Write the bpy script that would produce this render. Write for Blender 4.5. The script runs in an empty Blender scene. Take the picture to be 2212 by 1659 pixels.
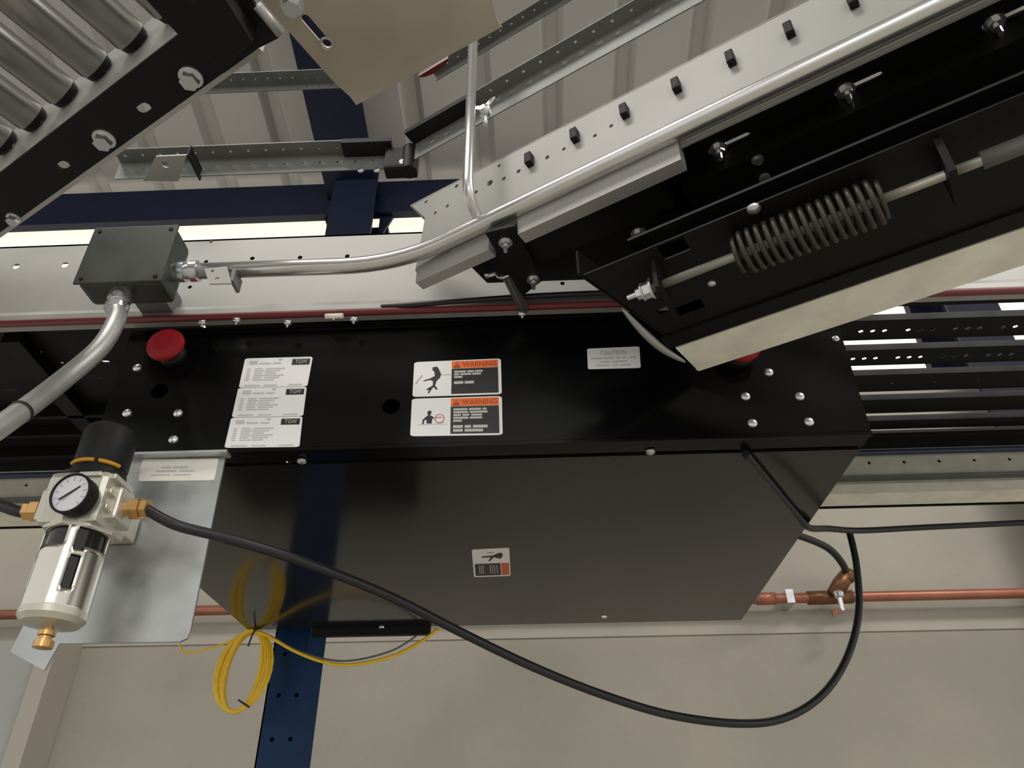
import bpy, bmesh, math, random
from mathutils import Vector as V, Matrix as M
from mathutils.geometry import delaunay_2d_cdt

random.seed(7)
SC = bpy.context.scene
COL = SC.collection

# ------------------------------------------------------------------ camera
# world: X right along the wall, Y into the wall, Z up. The camera stands at CAM, pitched up.
CAM = V((0, 0, 1.6))
F = 1650.0
CX, CY = 1106.0, 829.5
_d = V((84, 1100, F)).normalized()
_u = V((-23, -2470, F)); _u = (_u - _d * _u.dot(_d)).normalized()
_r = _d.cross(_u).normalized()
if _r.x < 0: _r = -_r
cam_right = V((_r.x, _d.x, _u.x)); cam_up = -V((_r.y, _d.y, _u.y)); cam_fwd = V((_r.z, _d.z, _u.z))
cd = bpy.data.cameras.new('camera')
cd.sensor_width = 36.0; cd.lens = F / 2212 * 36; cd.clip_start = 0.02
cam = bpy.data.objects.new('camera', cd); COL.objects.link(cam)
m = M((cam_right, cam_up, -cam_fwd)).transposed().to_4x4(); m.translation = CAM
cam.matrix_world = m
SC.camera = cam

# ------------------------------------------------------------------ light
w = bpy.data.worlds.new('warehouse_ambient'); SC.world = w; w.use_nodes = True
bg = w.node_tree.nodes['Background']
bg.inputs[0].default_value = (1.0, 0.985, 0.945, 1); bg.inputs[1].default_value = 0.72
def area(name, loc, target, sx, sy, power, col=(1, 0.965, 0.90)):
    l = bpy.data.lights.new(name, 'AREA'); l.shape = 'RECTANGLE'; l.size = sx; l.size_y = sy; l.energy = power; l.color = col
    o = bpy.data.objects.new(name, l); COL.objects.link(o)
    o.location = loc; o.rotation_euler = (V(target) - V(loc)).to_track_quat('-Z', 'Y').to_euler()
area('high_bay_light_a', (-1.0, -0.5, 4.3), (-0.6, 0.4, 1.0), 1.4, 0.5, 26)
area('high_bay_light_b', (2.2, -0.5, 4.3), (1.6, 0.6, 1.0), 1.4, 0.5, 48)
area('high_bay_light_c', (0.4, -5.6, 3.9), (0.3, 1.0, 1.9), 2.6, 1.2, 45)
SC.view_settings.view_transform = 'Standard'; SC.view_settings.look = 'None'
SC.view_settings.exposure = 0.2; SC.view_settings.gamma = 1.0; SC.view_settings.use_curve_mapping = False

# ------------------------------------------------------------------ surveying helpers (photo sight lines onto known planes)
def ray(x, y):
    c = V((x - CX, y - CY, F)); return V((_r.dot(c), _d.dot(c), _u.dot(c)))
def pz(x, y, h):                         # on the horizontal plane h above the camera
    v = ray(x, y); return CAM + v * (h / v.z)
def py(x, y, Y):                         # on the vertical plane parallel to the wall
    v = ray(x, y); return CAM + v * (Y / v.y)
A30 = math.radians(30)
S = V((math.cos(A30), -math.sin(A30), 0)); N = V((math.sin(A30), math.cos(A30), 0)); UP = V((0, 0, 1))
def psp(x, y, off):                      # on a vertical plane parallel to the 30 degree spurs
    v = ray(x, y); return CAM + v * (off / v.dot(N))
def sp(s, off, h):                       # spur coordinates to world
    return S * s + N * off + V((0, 0, CAM.z + h))
XA, YA = V((1, 0, 0)), V((0, 1, 0))
Z = CAM.z

# ------------------------------------------------------------------ materials
MATS = {}
def mat(name, col, rough=0.5, metal=0.0, var=0.0, vscale=8.0, rvar=0.0, spec=0.5, bump=0.0, bscale=60.0, emit=0.0, stretch=None, trans=0.0, col2=None):
    mt = bpy.data.materials.new(name); mt.use_nodes = True
    nt = mt.node_tree; b = nt.nodes['Principled BSDF']
    b.inputs['Base Color'].default_value = (*col, 1); b.inputs['Roughness'].default_value = rough
    b.inputs['Metallic'].default_value = metal; b.inputs['Specular IOR Level'].default_value = spec
    if trans: b.inputs['Transmission Weight'].default_value = trans
    if emit:
        b.inputs['Emission Color'].default_value = (*col, 1); b.inputs['Emission Strength'].default_value = emit
    if var or rvar or bump or col2:
        tc = nt.nodes.new('ShaderNodeTexCoord'); mp = nt.nodes.new('ShaderNodeMapping')
        nt.links.new(tc.outputs['Object'], mp.inputs['Vector'])
        if stretch: mp.inputs['Scale'].default_value = stretch
        nz = nt.nodes.new('ShaderNodeTexNoise'); nz.inputs['Scale'].default_value = vscale; nz.inputs['Detail'].default_value = 5
        nt.links.new(mp.outputs[0], nz.inputs['Vector'])
        if var or col2:
            rp = nt.nodes.new('ShaderNodeValToRGB')
            rp.color_ramp.elements[0].position = 0.3; rp.color_ramp.elements[1].position = 0.7
            lo = tuple(c * (1 - var) for c in col); hi = col2 or tuple(min(1, c * (1 + var)) for c in col)
            rp.color_ramp.elements[0].color = (*lo, 1); rp.color_ramp.elements[1].color = (*hi, 1)
            nt.links.new(nz.outputs['Fac'], rp.inputs['Fac']); nt.links.new(rp.outputs['Color'], b.inputs['Base Color'])
        if rvar:
            mr = nt.nodes.new('ShaderNodeMapRange'); mr.inputs['From Min'].default_value = 0.3; mr.inputs['From Max'].default_value = 0.7
            mr.inputs['To Min'].default_value = max(0.02, rough - rvar); mr.inputs['To Max'].default_value = min(1, rough + rvar)
            nt.links.new(nz.outputs['Fac'], mr.inputs['Value']); nt.links.new(mr.outputs[0], b.inputs['Roughness'])
        if bump:
            n2 = nt.nodes.new('ShaderNodeTexNoise'); n2.inputs['Scale'].default_value = bscale; n2.inputs['Detail'].default_value = 6
            nt.links.new(tc.outputs['Object'], n2.inputs['Vector'])
            bp = nt.nodes.new('ShaderNodeBump'); bp.inputs['Strength'].default_value = bump; bp.inputs['Distance'].default_value = 0.01
            nt.links.new(n2.outputs['Fac'], bp.inputs['Height']); nt.links.new(bp.outputs[0], b.inputs['Normal'])
    MATS[name] = mt; return mt
mat('galv', (0.42, 0.415, 0.40), 0.42, 0.35, var=0.08, vscale=14, rvar=0.08)
mat('galv_web', (0.45, 0.445, 0.425), 0.5, 0.2, var=0.07, vscale=9, rvar=0.06)
mat('galv_flange', (0.92, 0.88, 0.76), 0.45, 0.0, var=0.12, vscale=22, rvar=0.1)  # pale spur flange; also lightens the far rail, which sits in shadow
mat('galv_plate', (0.50, 0.52, 0.52), 0.33, 0.7, var=0.15, vscale=16, rvar=0.12)
mat('galv_box', (0.07, 0.074, 0.07), 0.45, 0.55, var=0.12, vscale=30, rvar=0.1)
mat('galv_dull', (0.19, 0.195, 0.185), 0.5, 0.4, var=0.1, vscale=20)
mat('tan_plate', (0.50, 0.445, 0.37), 0.4, 0.35, var=0.10, vscale=10, rvar=0.08)
mat('conduit_flex', (0.50, 0.50, 0.49), 0.42, 0.75, var=0.08, vscale=40)
mat('galv_web_dimmed', (0.35, 0.345, 0.33), 0.5, 0.2, var=0.08, vscale=10, rvar=0.06)  # same metal as galv_web, colour darkened against strong light on the spur rail
mat('conduit', (0.66, 0.66, 0.65), 0.28, 0.85, var=0.05, vscale=30)
mat('roller', (0.34, 0.335, 0.32), 0.3, 0.8, var=0.06, vscale=20)
mat('zinc', (0.72, 0.74, 0.76), 0.25, 0.9)
mat('black_paint', (0.008, 0.008, 0.008), 0.48, 0.0, rvar=0.08, vscale=12, spec=0.2)
mat('black_gloss', (0.010, 0.0098, 0.0092), 0.13, 0.0, rvar=0.03, vscale=6, spec=0.75)
mat('black_face', (0.0025, 0.0025, 0.0027), 0.2, 0.0, rvar=0.05, vscale=6, spec=0.22)
mat('black_matt', (0.006, 0.006, 0.007), 0.55, spec=0.3)
mat('rubber', (0.014, 0.014, 0.016), 0.38)
mat('spring_steel', (0.065, 0.058, 0.048), 0.45, 0.6)
mat('navy', (0.003, 0.0065, 0.022), 0.55, spec=0.2, var=0.15, vscale=20)
mat('blue_post', (0.004, 0.032, 0.105), 0.42, spec=0.25, var=0.08, vscale=20)
mat('concrete', (0.36, 0.335, 0.285), 0.85, var=0.13, vscale=2.2, bump=0.15, bscale=40)
mat('concrete_light', (0.41, 0.38, 0.325), 0.85, var=0.06, vscale=4)
mat('floor_concrete', (0.52, 0.49, 0.43), 0.6, var=0.1, vscale=1.5)
mat('pilaster', (0.36, 0.355, 0.34), 0.6, var=0.06, vscale=3)
mat('deck', (0.305, 0.303, 0.293), 0.55, 0.1, var=0.04, vscale=3)
mat('window_light', (1.0, 0.89, 0.75), 0.8, emit=0.92)
mat('paper', (0.90, 0.90, 0.90), 0.45)
mat('paper_cream', (0.90, 0.85, 0.79), 0.5, var=0.04, vscale=40)
mat('ink_grey', (0.42, 0.42, 0.43), 0.6)
mat('ink_light', (0.58, 0.58, 0.59), 0.6)
mat('ink_black', (0.015, 0.015, 0.016), 0.4)
mat('ink_white', (0.55, 0.54, 0.50), 0.5)
mat('ink_red', (0.55, 0.20, 0.20), 0.5)
mat('orange', (0.88, 0.17, 0.03), 0.45)
mat('orange_dark', (0.38, 0.05, 0.0), 0.5)
mat('red_orange', (0.72, 0.12, 0.05), 0.45)
mat('red', (0.34, 0.006, 0.014), 0.5)
mat('red_cord', (0.17, 0.022, 0.024), 0.45)
mat('dark_red', (0.10, 0.006, 0.004), 0.3)
mat('yellow', (1.0, 0.62, 0.03), 0.38, var=0.06, vscale=60)
mat('amber', (0.60, 0.28, 0.01), 0.4)
mat('brass', (0.70, 0.42, 0.17), 0.28, 0.85)
mat('copper', (0.36, 0.135, 0.085), 0.4, 0.45, var=0.25, vscale=6)
mat('bronze', (0.20, 0.09, 0.04), 0.4, 0.6, var=0.3, vscale=60)
mat('cast', (0.62, 0.60, 0.52), 0.35, 0.6, var=0.06, vscale=40)
mat('chrome_bowl', (0.70, 0.67, 0.60), 0.24, 1.0)
mat('dial', (0.80, 0.80, 0.86), 0.4)
mat('smoked', (0.02, 0.018, 0.016), 0.12)
mat('blue_tube', (0.04, 0.06, 0.12), 0.4)

# ------------------------------------------------------------------ mesh helpers
ROOTS = {}
def link(name, me, mt, parent=None, mw=None, label=None):
    o = bpy.data.objects.new(name, me); COL.objects.link(o)
    if mt and not me.materials: me.materials.append(MATS[mt])
    if parent is not None:
        o.parent = parent
        root = parent
        base = M.Identity(4)
        chain = []
        p = parent
        while p is not None:
            chain.append(p.matrix_basis.copy() if p.parent is None else p.matrix_parent_inverse @ p.matrix_basis)
            p = p.parent
        wm = M.Identity(4)
        for c in reversed(chain): wm = wm @ c
        o.matrix_parent_inverse = wm.inverted()
    if mw is not None: o.matrix_basis = mw
    if label: o['label'] = label
    return o
def tag(o, label=None, cat=None, group=None, kind=None):
    if label: o['label'] = label
    if cat: o['category'] = cat
    if group: o['group'] = group
    if kind: o['kind'] = kind
    return o
def thing(name, label, cat, loc, group=None):
    o = bpy.data.objects.new(name, None); COL.objects.link(o); o.location = loc; o.matrix_basis = M.Translation(loc)
    o.empty_display_size = 0.05
    return tag(o, label, cat, group)
def raw(name, verts, faces, mt, parent=None, smooth=False, label=None):
    verts = [V(v) for v in verts]
    c = sum(verts, V()) / len(verts)
    me = bpy.data.meshes.new(name); me.from_pydata([v - c for v in verts], [], faces)
    bm = bmesh.new(); bm.from_mesh(me); bmesh.ops.recalc_face_normals(bm, faces=bm.faces); bm.to_mesh(me); bm.free()
    if smooth:
        for p in me.polygons: p.use_smooth = True
    return link(name, me, mt, parent, M.Translation(c), label)
def box(name, o, u, v, t, mt, parent=None, label=None):   # corner + three edge vectors
    vs = [o + u * a + v * b + t * c for c in (0, 1) for b in (0, 1) for a in (0, 1)]
    fs = [(0, 1, 3, 2), (4, 6, 7, 5), (0, 4, 5, 1), (2, 3, 7, 6), (0, 2, 6, 4), (1, 5, 7, 3)]
    return raw(name, vs, fs, mt, parent, label=label)
def cbox(name, c, sx, sy, sz, mt, parent=None, bevel=0.0, axes=None, label=None):
    ax = axes or (XA, YA, UP)
    o = c - ax[0] * sx / 2 - ax[1] * sy / 2 - ax[2] * sz / 2
    ob = box(name, o, ax[0] * sx, ax[1] * sy, ax[2] * sz, mt, parent, label)
    if bevel:
        bm = bmesh.new(); bm.from_mesh(ob.data)
        bmesh.ops.bevel(bm, geom=list(bm.edges), offset=bevel, segments=2, affect='EDGES', profile=0.6)
        bm.to_mesh(ob.data); bm.free()
    return ob
def plate(name, pts, back, mt, parent=None, holes=(), label=None):
    """sheet with thickness: outer loop pts (coplanar), hole loops, extruded by the vector back"""
    pts = [V(p) for p in pts]
    o = pts[0]; u = (pts[1] - pts[0]).normalized(); nn = back.normalized(); v = nn.cross(u).normalized(); u = v.cross(nn).normalized()
    loops = [pts] + [[V(q) for q in h] for h in holes]
    v2, ed = [], []
    for lp in loops:
        st = len(v2)
        v2 += [((p - o).dot(u), (p - o).dot(v)) for p in lp]
        ed += [(st + i, st + (i + 1) % len(lp)) for i in range(len(lp))]
    if holes:
        lens = [len(lp) for lp in loops]; l2 = []; st = 0
        for L_ in lens: l2.append(v2[st:st + L_]); st += L_
        def inside(q, lp):
            c = False
            for i in range(len(lp)):
                (x1, y1), (x2, y2) = lp[i - 1], lp[i]
                if (y1 > q[1]) != (y2 > q[1]) and q[0] < (x2 - x1) * (q[1] - y1) / (y2 - y1) + x1: c = not c
            return c
        ov, oe, of, _, _, _ = delaunay_2d_cdt([V(q) for q in v2], ed, [], 1, 1e-7)
        v2 = [tuple(q) for q in ov]; tri = []
        boxes = [(min(a for a, b in lp), max(a for a, b in lp), min(b for a, b in lp), max(b for a, b in lp), lp) for lp in l2[1:]]
        for f_ in of:
            q = (sum(v2[i][0] for i in f_) / len(f_), sum(v2[i][1] for i in f_) / len(f_))
            if not inside(q, l2[0]): continue
            if any(b[0] < q[0] < b[1] and b[2] < q[1] < b[3] and inside(q, b[4]) for b in boxes): continue
            tri.append(tuple(f_))
        cnt = {}
        for t in tri:
            for i in range(len(t)):
                k = tuple(sorted((t[i], t[(i + 1) % len(t)]))); cnt[k] = cnt.get(k, 0) + 1
        bed = [k for k, c in cnt.items() if c == 1]
    else:
        tri = [tuple(range(len(v2)))]; bed = ed
    n = len(v2)
    vs = [o + u * a + v * b for a, b in v2]; vs += [p + back for p in vs]
    fs = list(tri) + [tuple(i + n for i in reversed(t)) for t in tri] + [(a, b, b + n, a + n) for a, b in bed]
    return raw(name, vs, fs, mt, parent, label=label)
def circ(c, u, v, r, seg=10, e=1.0):
    return [c + u * (r * math.cos(2 * math.pi * i / seg)) + v * (r * e * math.sin(2 * math.pi * i / seg)) for i in range(seg)]
def slot(c, u, v, L, W, seg=4):            # stadium
    pts = []
    for k in range(seg + 1):
        a = -math.pi / 2 + math.pi * k / seg; pts.append(c + u * (L / 2 - W / 2 + math.cos(a) * W / 2) + v * (math.sin(a) * W / 2))
    for k in range(seg + 1):
        a = math.pi / 2 + math.pi * k / seg; pts.append(c + u * (-L / 2 + W / 2 + math.cos(a) * W / 2) + v * (math.sin(a) * W / 2))
    return pts
def spline(pts, sub=8, closed=False):
    pts = [V(p) for p in pts]; n = len(pts); out = []
    rng = range(n) if closed else range(n - 1)
    for i in rng:
        if closed: p0, p1, p2, p3 = pts[i - 1], pts[i], pts[(i + 1) % n], pts[(i + 2) % n]
        else: p0, p1, p2, p3 = pts[max(i - 1, 0)], pts[i], pts[i + 1], pts[min(i + 2, n - 1)]
        for k in range(sub):
            t = k / sub; t2 = t * t; t3 = t2 * t
            out.append(0.5 * ((2 * p1) + (p2 - p0) * t + (2 * p0 - 5 * p1 + 4 * p2 - p3) * t2 + (3 * p1 - p0 - 3 * p2 + p3) * t3))
    if not closed: out.append(pts[-1])
    return out
def tube_geo(pts, r, seg=10, closed=False):
    pts = [V(p) for p in pts]; n = len(pts)
    vs, fs = [], []
    t0 = (pts[1] - pts[0]).normalized()
    up = V((0, 0, 1)) if abs(t0.z) < 0.9 else V((1, 0, 0))
    u = t0.cross(up).normalized()
    for i in range(n):
        if closed: t = (pts[(i + 1) % n] - pts[i - 1]).normalized()
        else: t = (pts[min(i + 1, n - 1)] - pts[max(i - 1, 0)]).normalized()
        u = (u - t * u.dot(t)).normalized(); v = t.cross(u)
        rr = r[i] if isinstance(r, (list, tuple)) else r
        for k in range(seg):
            a = 2 * math.pi * k / seg; vs.append(pts[i] + u * (rr * math.cos(a)) + v * (rr * math.sin(a)))
    for i in range(n if closed else n - 1):
        j = (i + 1) % n
        for k in range(seg):
            fs.append((i * seg + k, i * seg + (k + 1) % seg, j * seg + (k + 1) % seg, j * seg + k))
    if not closed:
        fs.append(tuple(range(seg))); fs.append(tuple((n - 1) * seg + k for k in range(seg)))
    return vs, fs
def tube(name, pts, r, mt, parent=None, seg=12, closed=False, sub=0, label=None):
    if sub: pts = spline(pts, sub, closed)
    vs, fs = tube_geo(pts, r, seg, closed)
    o = raw(name, vs, fs, mt, parent, label=label)
    for p in o.data.polygons:
        if len(p.vertices) == 4: p.use_smooth = True
    return o
def basis(axis, xhint=None):
    z = V(axis).normalized(); h = V(xhint) if xhint else (V((0, 0, 1)) if abs(z.z) < 0.9 else V((1, 0, 0)))
    x = (h - z * h.dot(z)).normalized(); y = z.cross(x)
    return M((x, y, z)).transposed()
def lathe_me(name, prof, seg=24, mt=None, sharp=True):
    vs, fs = [], []
    for r, z in prof:
        for k in range(seg):
            a = 2 * math.pi * k / seg; vs.append((r * math.cos(a), r * math.sin(a), z))
    for i in range(len(prof) - 1):
        for k in range(seg): fs.append((i * seg + k, i * seg + (k + 1) % seg, (i + 1) * seg + (k + 1) % seg, (i + 1) * seg + k))
    fs.append(tuple(reversed(range(seg)))); fs.append(tuple((len(prof) - 1) * seg + k for k in range(seg)))
    me = bpy.data.meshes.new(name); me.from_pydata(vs, [], fs)
    bm = bmesh.new(); bm.from_mesh(me); bmesh.ops.remove_doubles(bm, verts=bm.verts, dist=1e-6); bmesh.ops.recalc_face_normals(bm, faces=bm.faces)
    for f_ in bm.faces: f_.smooth = len(f_.verts) == 4
    for e in bm.edges:
        if len(e.link_faces) == 2 and e.calc_face_angle(0) > 0.6: e.smooth = False
    bm.to_mesh(me); bm.free()
    if mt: me.materials.append(MATS[mt])
    return me
def lathe(name, c, axis, prof, mt, parent=None, seg=24, label=None):
    mw = basis(axis).to_4x4(); mw.translation = c
    return link(name, lathe_me(name, prof, seg, mt), None, parent, mw, label)
# one hex bolt and one button-head screw, shared by all copies (axis +Z)
def hexbolt_me(name, r, washer, stub, mt='zinc'):
    bm = bmesh.new()
    bmesh.ops.create_cone(bm, cap_ends=True, segments=16, radius1=washer, radius2=washer, depth=r * 0.25, matrix=M.Translation((0, 0, r * 0.125)))
    bmesh.ops.create_cone(bm, cap_ends=True, segments=6, radius1=r, radius2=r * 0.96, depth=r * 0.9, matrix=M.Translation((0, 0, r * 0.70)))
    if stub: bmesh.ops.create_cone(bm, cap_ends=True, segments=10, radius1=r * 0.5, radius2=r * 0.42, depth=stub, matrix=M.Translation((0, 0, r * 1.15 + stub / 2)))
    me = bpy.data.meshes.new(name); bm.to_mesh(me); bm.free(); me.materials.append(MATS[mt]); return me
BOLT = hexbolt_me('hex_bolt', 0.0062, 0.0072, 0)
BOLT_S = hexbolt_me('hex_bolt_stub', 0.0062, 0.0092, 0.010)
BOLT_B = hexbolt_me('hex_bolt_big', 0.0085, 0.0105, 0)
SCREW = lathe_me('button_screw', [(0.0, 0.0), (0.0056, 0.0), (0.0052, 0.0018), (0.0035, 0.0031), (0.0014, 0.0035), (0.0, 0.0035)], 14, 'zinc')
SMALL = lathe_me('small_screw', [(0.0, 0.0), (0.0034, 0.0), (0.003, 0.0014), (0.0, 0.0018)], 10, 'zinc')
def put(me, c, axis, parent, name='bolt', spin=0.0, scale=1.0):
    mw = (basis(axis) @ M.Rotation(spin, 3, 'Z')).to_4x4() @ M.Scale(scale, 4); mw.translation = c
    return link(name, me, None, parent, mw)
# flat print: shapes given in the unit square of a sticker
class Sticker:
    def __init__(s, name, q, nrm, mt, parent, label=None, thick=0.0007):
        s.q = q; s.n = nrm.normalized(); s.h = thick
        tl, tr, br, bl = q
        r = 0.05
        pts = []
        for (cx, cy, sx, sy) in ((r, r, -1, -1), (1 - r, r, 1, -1), (1 - r, 1 - r, 1, 1), (r, 1 - r, -1, 1)):
            a0 = {(-1, -1): math.pi, (1, -1): 1.5 * math.pi, (1, 1): 0, (-1, 1): 0.5 * math.pi}[(sx, sy)]
            for k in range(4):
                a = a0 + k / 3 * math.pi / 2; pts.append(s.at(cx + r * math.cos(a), cy + r * math.sin(a), thick))
        s.o = plate(name, pts, -s.n * (thick - 0.0001), mt, parent, label=label)
    def at(s, u, v, h):
        tl, tr, br, bl = s.q
        return tl * (1 - u) * (1 - v) + tr * u * (1 - v) + br * u * v + bl * (1 - u) * v + s.n * h
    def poly(s, name, uv, mt, lift=1, label=None):
        h = s.h + 0.00025 * lift
        return plate(name, [s.at(a, b, h) for a, b in uv], -s.n * 0.0002, mt, s.o, label=label)
    def rect(s, name, u0, v0, u1, v1, mt, lift=1): return s.poly(name, [(u0, v0), (u1, v0), (u1, v1), (u0, v1)], mt, lift)
    def lines(s, name, rows, mt, lift=2):          # rows: (v, height, [(u0,u1)...]) as one printed block
        vs, fs = [], []; h = s.h + 0.00025 * lift
        for v, hh, segs in rows:
            for a, b in segs:
                k = len(vs); vs += [s.at(a, v, h), s.at(b, v, h), s.at(b, v + hh, h), s.at(a, v + hh, h)]; fs.append((k, k + 1, k + 2, k + 3))
        return raw(name, vs, fs, mt, s.o)
    def text(s, name, txt, u0, v0, u1, v1, mt, lift=2):
        cu = bpy.data.curves.new(name, 'FONT'); cu.body = txt; cu.resolution_u = 2
        to = bpy.data.objects.new(name, cu); COL.objects.link(to)
        bpy.context.view_layer.update()
        me = bpy.data.meshes.new_from_object(to.evaluated_get(bpy.context.evaluated_depsgraph_get()))
        COL.objects.unlink(to); bpy.data.objects.remove(to); bpy.data.curves.remove(cu)
        xs = [q.co.x for q in me.vertices]; ys = [q.co.y for q in me.vertices]
        x0, x1, y0, y1 = min(xs), max(xs), min(ys), max(ys); h = s.h + 0.00025 * lift
        vs = [s.at(u0 + (q.co.x - x0) / (x1 - x0) * (u1 - u0), v1 - (q.co.y - y0) / (y1 - y0) * (v1 - v0), h) for q in me.vertices]
        fs = [tuple(p.vertices) for p in me.polygons]
        bpy.data.meshes.remove(me)
        return raw(name, vs, fs, mt, s.o)

# ================================================================== THE SETTING
FLOOR = 0.0
YW = 2.1                                     # inner face of the outer wall
def structure(o): return tag(o, kind='structure')
structure(box('floor', V((-5, -7, FLOOR - 0.1)), XA * 10, YA * 9.3, UP * 0.1, 'floor_concrete'))
TOPW = Z + 1.34
structure(box('wall_back', V((-5, YW, FLOOR)), XA * 10, YA * 0.2, UP * (TOPW - FLOOR), 'concrete'))
zt = py(1500, 1372, YW).z
structure(box('trim_1', V((-1.9, YW - 0.004, zt)), XA * 6.9, YA * 0.004, UP * 0.06, 'concrete_light'))
# light pilaster at the left
e0 = py(92, 1520, YW - 0.10)
structure(box('trim_2', V((-2.6, YW - 0.10, FLOOR)), XA * (e0.x + 2.6 - 0.045), YA * 0.099, UP * (py(60, 1385, YW - 0.1).z - 0.0 - FLOOR), 'pilaster'))
structure(box('trim_3', V((e0.x - 0.045, YW - 0.115, FLOOR)), XA * 0.045, YA * 0.114, UP * (py(120, 1340, YW - 0.1).z - FLOOR), 'concrete_light'))

# roof: ribbed deck sloping down to the eave
ZE = Z + 2.39; SL = 0.233
RD = V((0, -1, SL)).normalized(); RN = V((0, SL, 1)).normalized()
ceil = bpy.data.objects.new('ceiling', None); COL.objects.link(ceil); ceil.matrix_basis = M.Translation((0, YW, ZE)); tag(ceil, kind='structure')
pitch = 0.262; Lr = 7.2
prof = [(0, 0), (pitch - 0.085, 0), (pitch - 0.060, 0.030), (pitch - 0.025, 0.030), (pitch, 0.0)]
pv = []
for t in (0, Lr):
    for x, h in prof: pv.append(V((x, 0, 0)) + RD * t + RN * h)
    for x, h in reversed(prof): pv.append(V((x, 0, 0)) + RD * t + RN * (h + 0.002))
npf = len(prof) * 2
pf = [(i, (i + 1) % npf, (i + 1) % npf + npf, i + npf) for i in range(npf)]
pme = bpy.data.meshes.new('roof_panel'); pme.from_pydata(pv, [], pf); pme.materials.append(MATS['deck'])
bm = bmesh.new(); bm.from_mesh(pme); bmesh.ops.recalc_face_normals(bm, faces=bm.faces); bm.to_mesh(pme); bm.free()
for i in range(34):
    link('roof_panel', pme, None, ceil, M.Translation((-4.4 + i * pitch + 0.08, YW + 0.12, ZE - 0.028)))

# steel frame
zw0, zw1 = TOPW, py(500, 470, YW - 0.05).z
colx = [py(756, 510, YW - 0.1).x, py(2100, 690, YW - 0.1).x]
step = colx[1] - colx[0]
colx = [colx[0] - step] + colx + [colx[1] + step]
for i in range(len(colx) - 1):
    a, b = colx[i] + 0.004, colx[i + 1] - 0.004
    wr = bpy.data.objects.new('window_%d' % (i + 1), None); COL.objects.link(wr); wr.matrix_basis = M.Translation((a, YW, zw0)); tag(wr, kind='structure')
    box('pane', V((a, YW + 0.06, zw0)), XA * (b - a), YA * 0.01, UP * (zw1 - zw0 + 0.16), 'window_light', wr)
    box('window_frame', V((a, YW + 0.03, zw0)), XA * 0.10, YA * 0.05, UP * (zw1 - zw0), 'navy', wr)
    box('window_frame', V((b - 0.10, YW + 0.03, zw0)), XA * 0.10, YA * 0.05, UP * (zw1 - zw0), 'navy', wr)
    box('window_sill', V((a, YW + 0.0, zw0)), XA * (b - a), YA * 0.1, UP * 0.02, 'galv_dull', wr)
clab = ['navy steel column beyond the left frame edge', 'navy steel column with flared gussets above the junction box run', 'navy steel column seen through the slats right of the black housing', 'navy steel column beyond the right frame edge']
for i, x in enumerate(colx):
    if i in (0, 3): continue
    t = thing('steel_column', clab[i], 'column', (x, YW - 0.1, FLOOR), 'navy columns of the building frame')
    wcol = 0.165
    box('column_flange', V((x - wcol / 2, YW - 0.13, FLOOR + 0.0)), XA * wcol, YA * 0.012, UP * (ZE - FLOOR - 0.03), 'navy', t) if i == 2 else \
        box('column_flange', V((x - wcol / 2, YW - 0.13, TOPW - 0.2)), XA * wcol, YA * 0.012, UP * (ZE - TOPW + 0.17), 'navy', t)
    box('column_web', V((x - 0.006, YW - 0.118, TOPW - 0.2)), XA * 0.012, YA * 0.11, UP * (ZE - TOPW + 0.15), 'navy', t)
    for sgn in (-1, 1):
        p0 = V((x + sgn * wcol / 2, YW - 0.03, zw1 + 0.02)); p1 = p0 + XA * sgn * 0.06; p2 = p0 - UP * 0.16
        plate('gusset', [p0, p1, p2] if sgn > 0 else [p0, p2, p1], YA * 0.012, 'navy', t)
eb = thing('eave_beam', 'long horizontal navy eave beam above the bright window band', 'beam', (0, YW - 0.05, zw1))
box('beam_web', V((-4.2, YW - 0.05, zw1)), XA * 8.4, YA * 0.012, UP * (ZE - zw1 - 0.04), 'navy', eb)
box('beam_flange', V((-4.2, YW - 0.052, zw1 - 0.002)), XA * 8.4, YA * 0.035, UP * 0.008, 'navy', eb)
rx = py(735, 330, YW).x
ra = thing('roof_rafter', 'navy roof rafter running up under the ribbed deck', 'beam', (colx[1], YW, ZE))
ro = V((colx[1] - 0.125, YW - 0.02, ZE - 0.14))
box('rafter_flange', ro, XA * 0.20, RD * 7.0, RN * 0.012, 'navy', ra)
box('rafter_web', ro + RN * 0.0125 + XA * 0.094, XA * 0.012, RD * 7.0, RN * 0.10, 'navy', ra)
# copper air line on the wall
zp = py(1900, 1288, YW - 0.05).z
cp = thing('copper_pipe', 'copper pipe running along the concrete wall below the conveyor', 'pipe', (0, YW - 0.05, zp))
tube('pipe', [V((-2.4, YW - 0.05, zp)), V((4.5, YW - 0.05, zp))], 0.0135, 'copper', cp, 14)
for xx in (py(1655, 1298, YW - .05).x, -1.2, 2.0):
    tube('coupling', [V((xx - 0.025, YW - 0.05, zp)), V((xx + 0.025, YW - 0.05, zp))], 0.0165, 'copper', cp, 14)
    box('pipe_clip', V((xx + 0.05, YW - 0.07, zp - 0.018)), XA * 0.02, YA * 0.07, UP * 0.036, 'zinc', cp)

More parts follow.
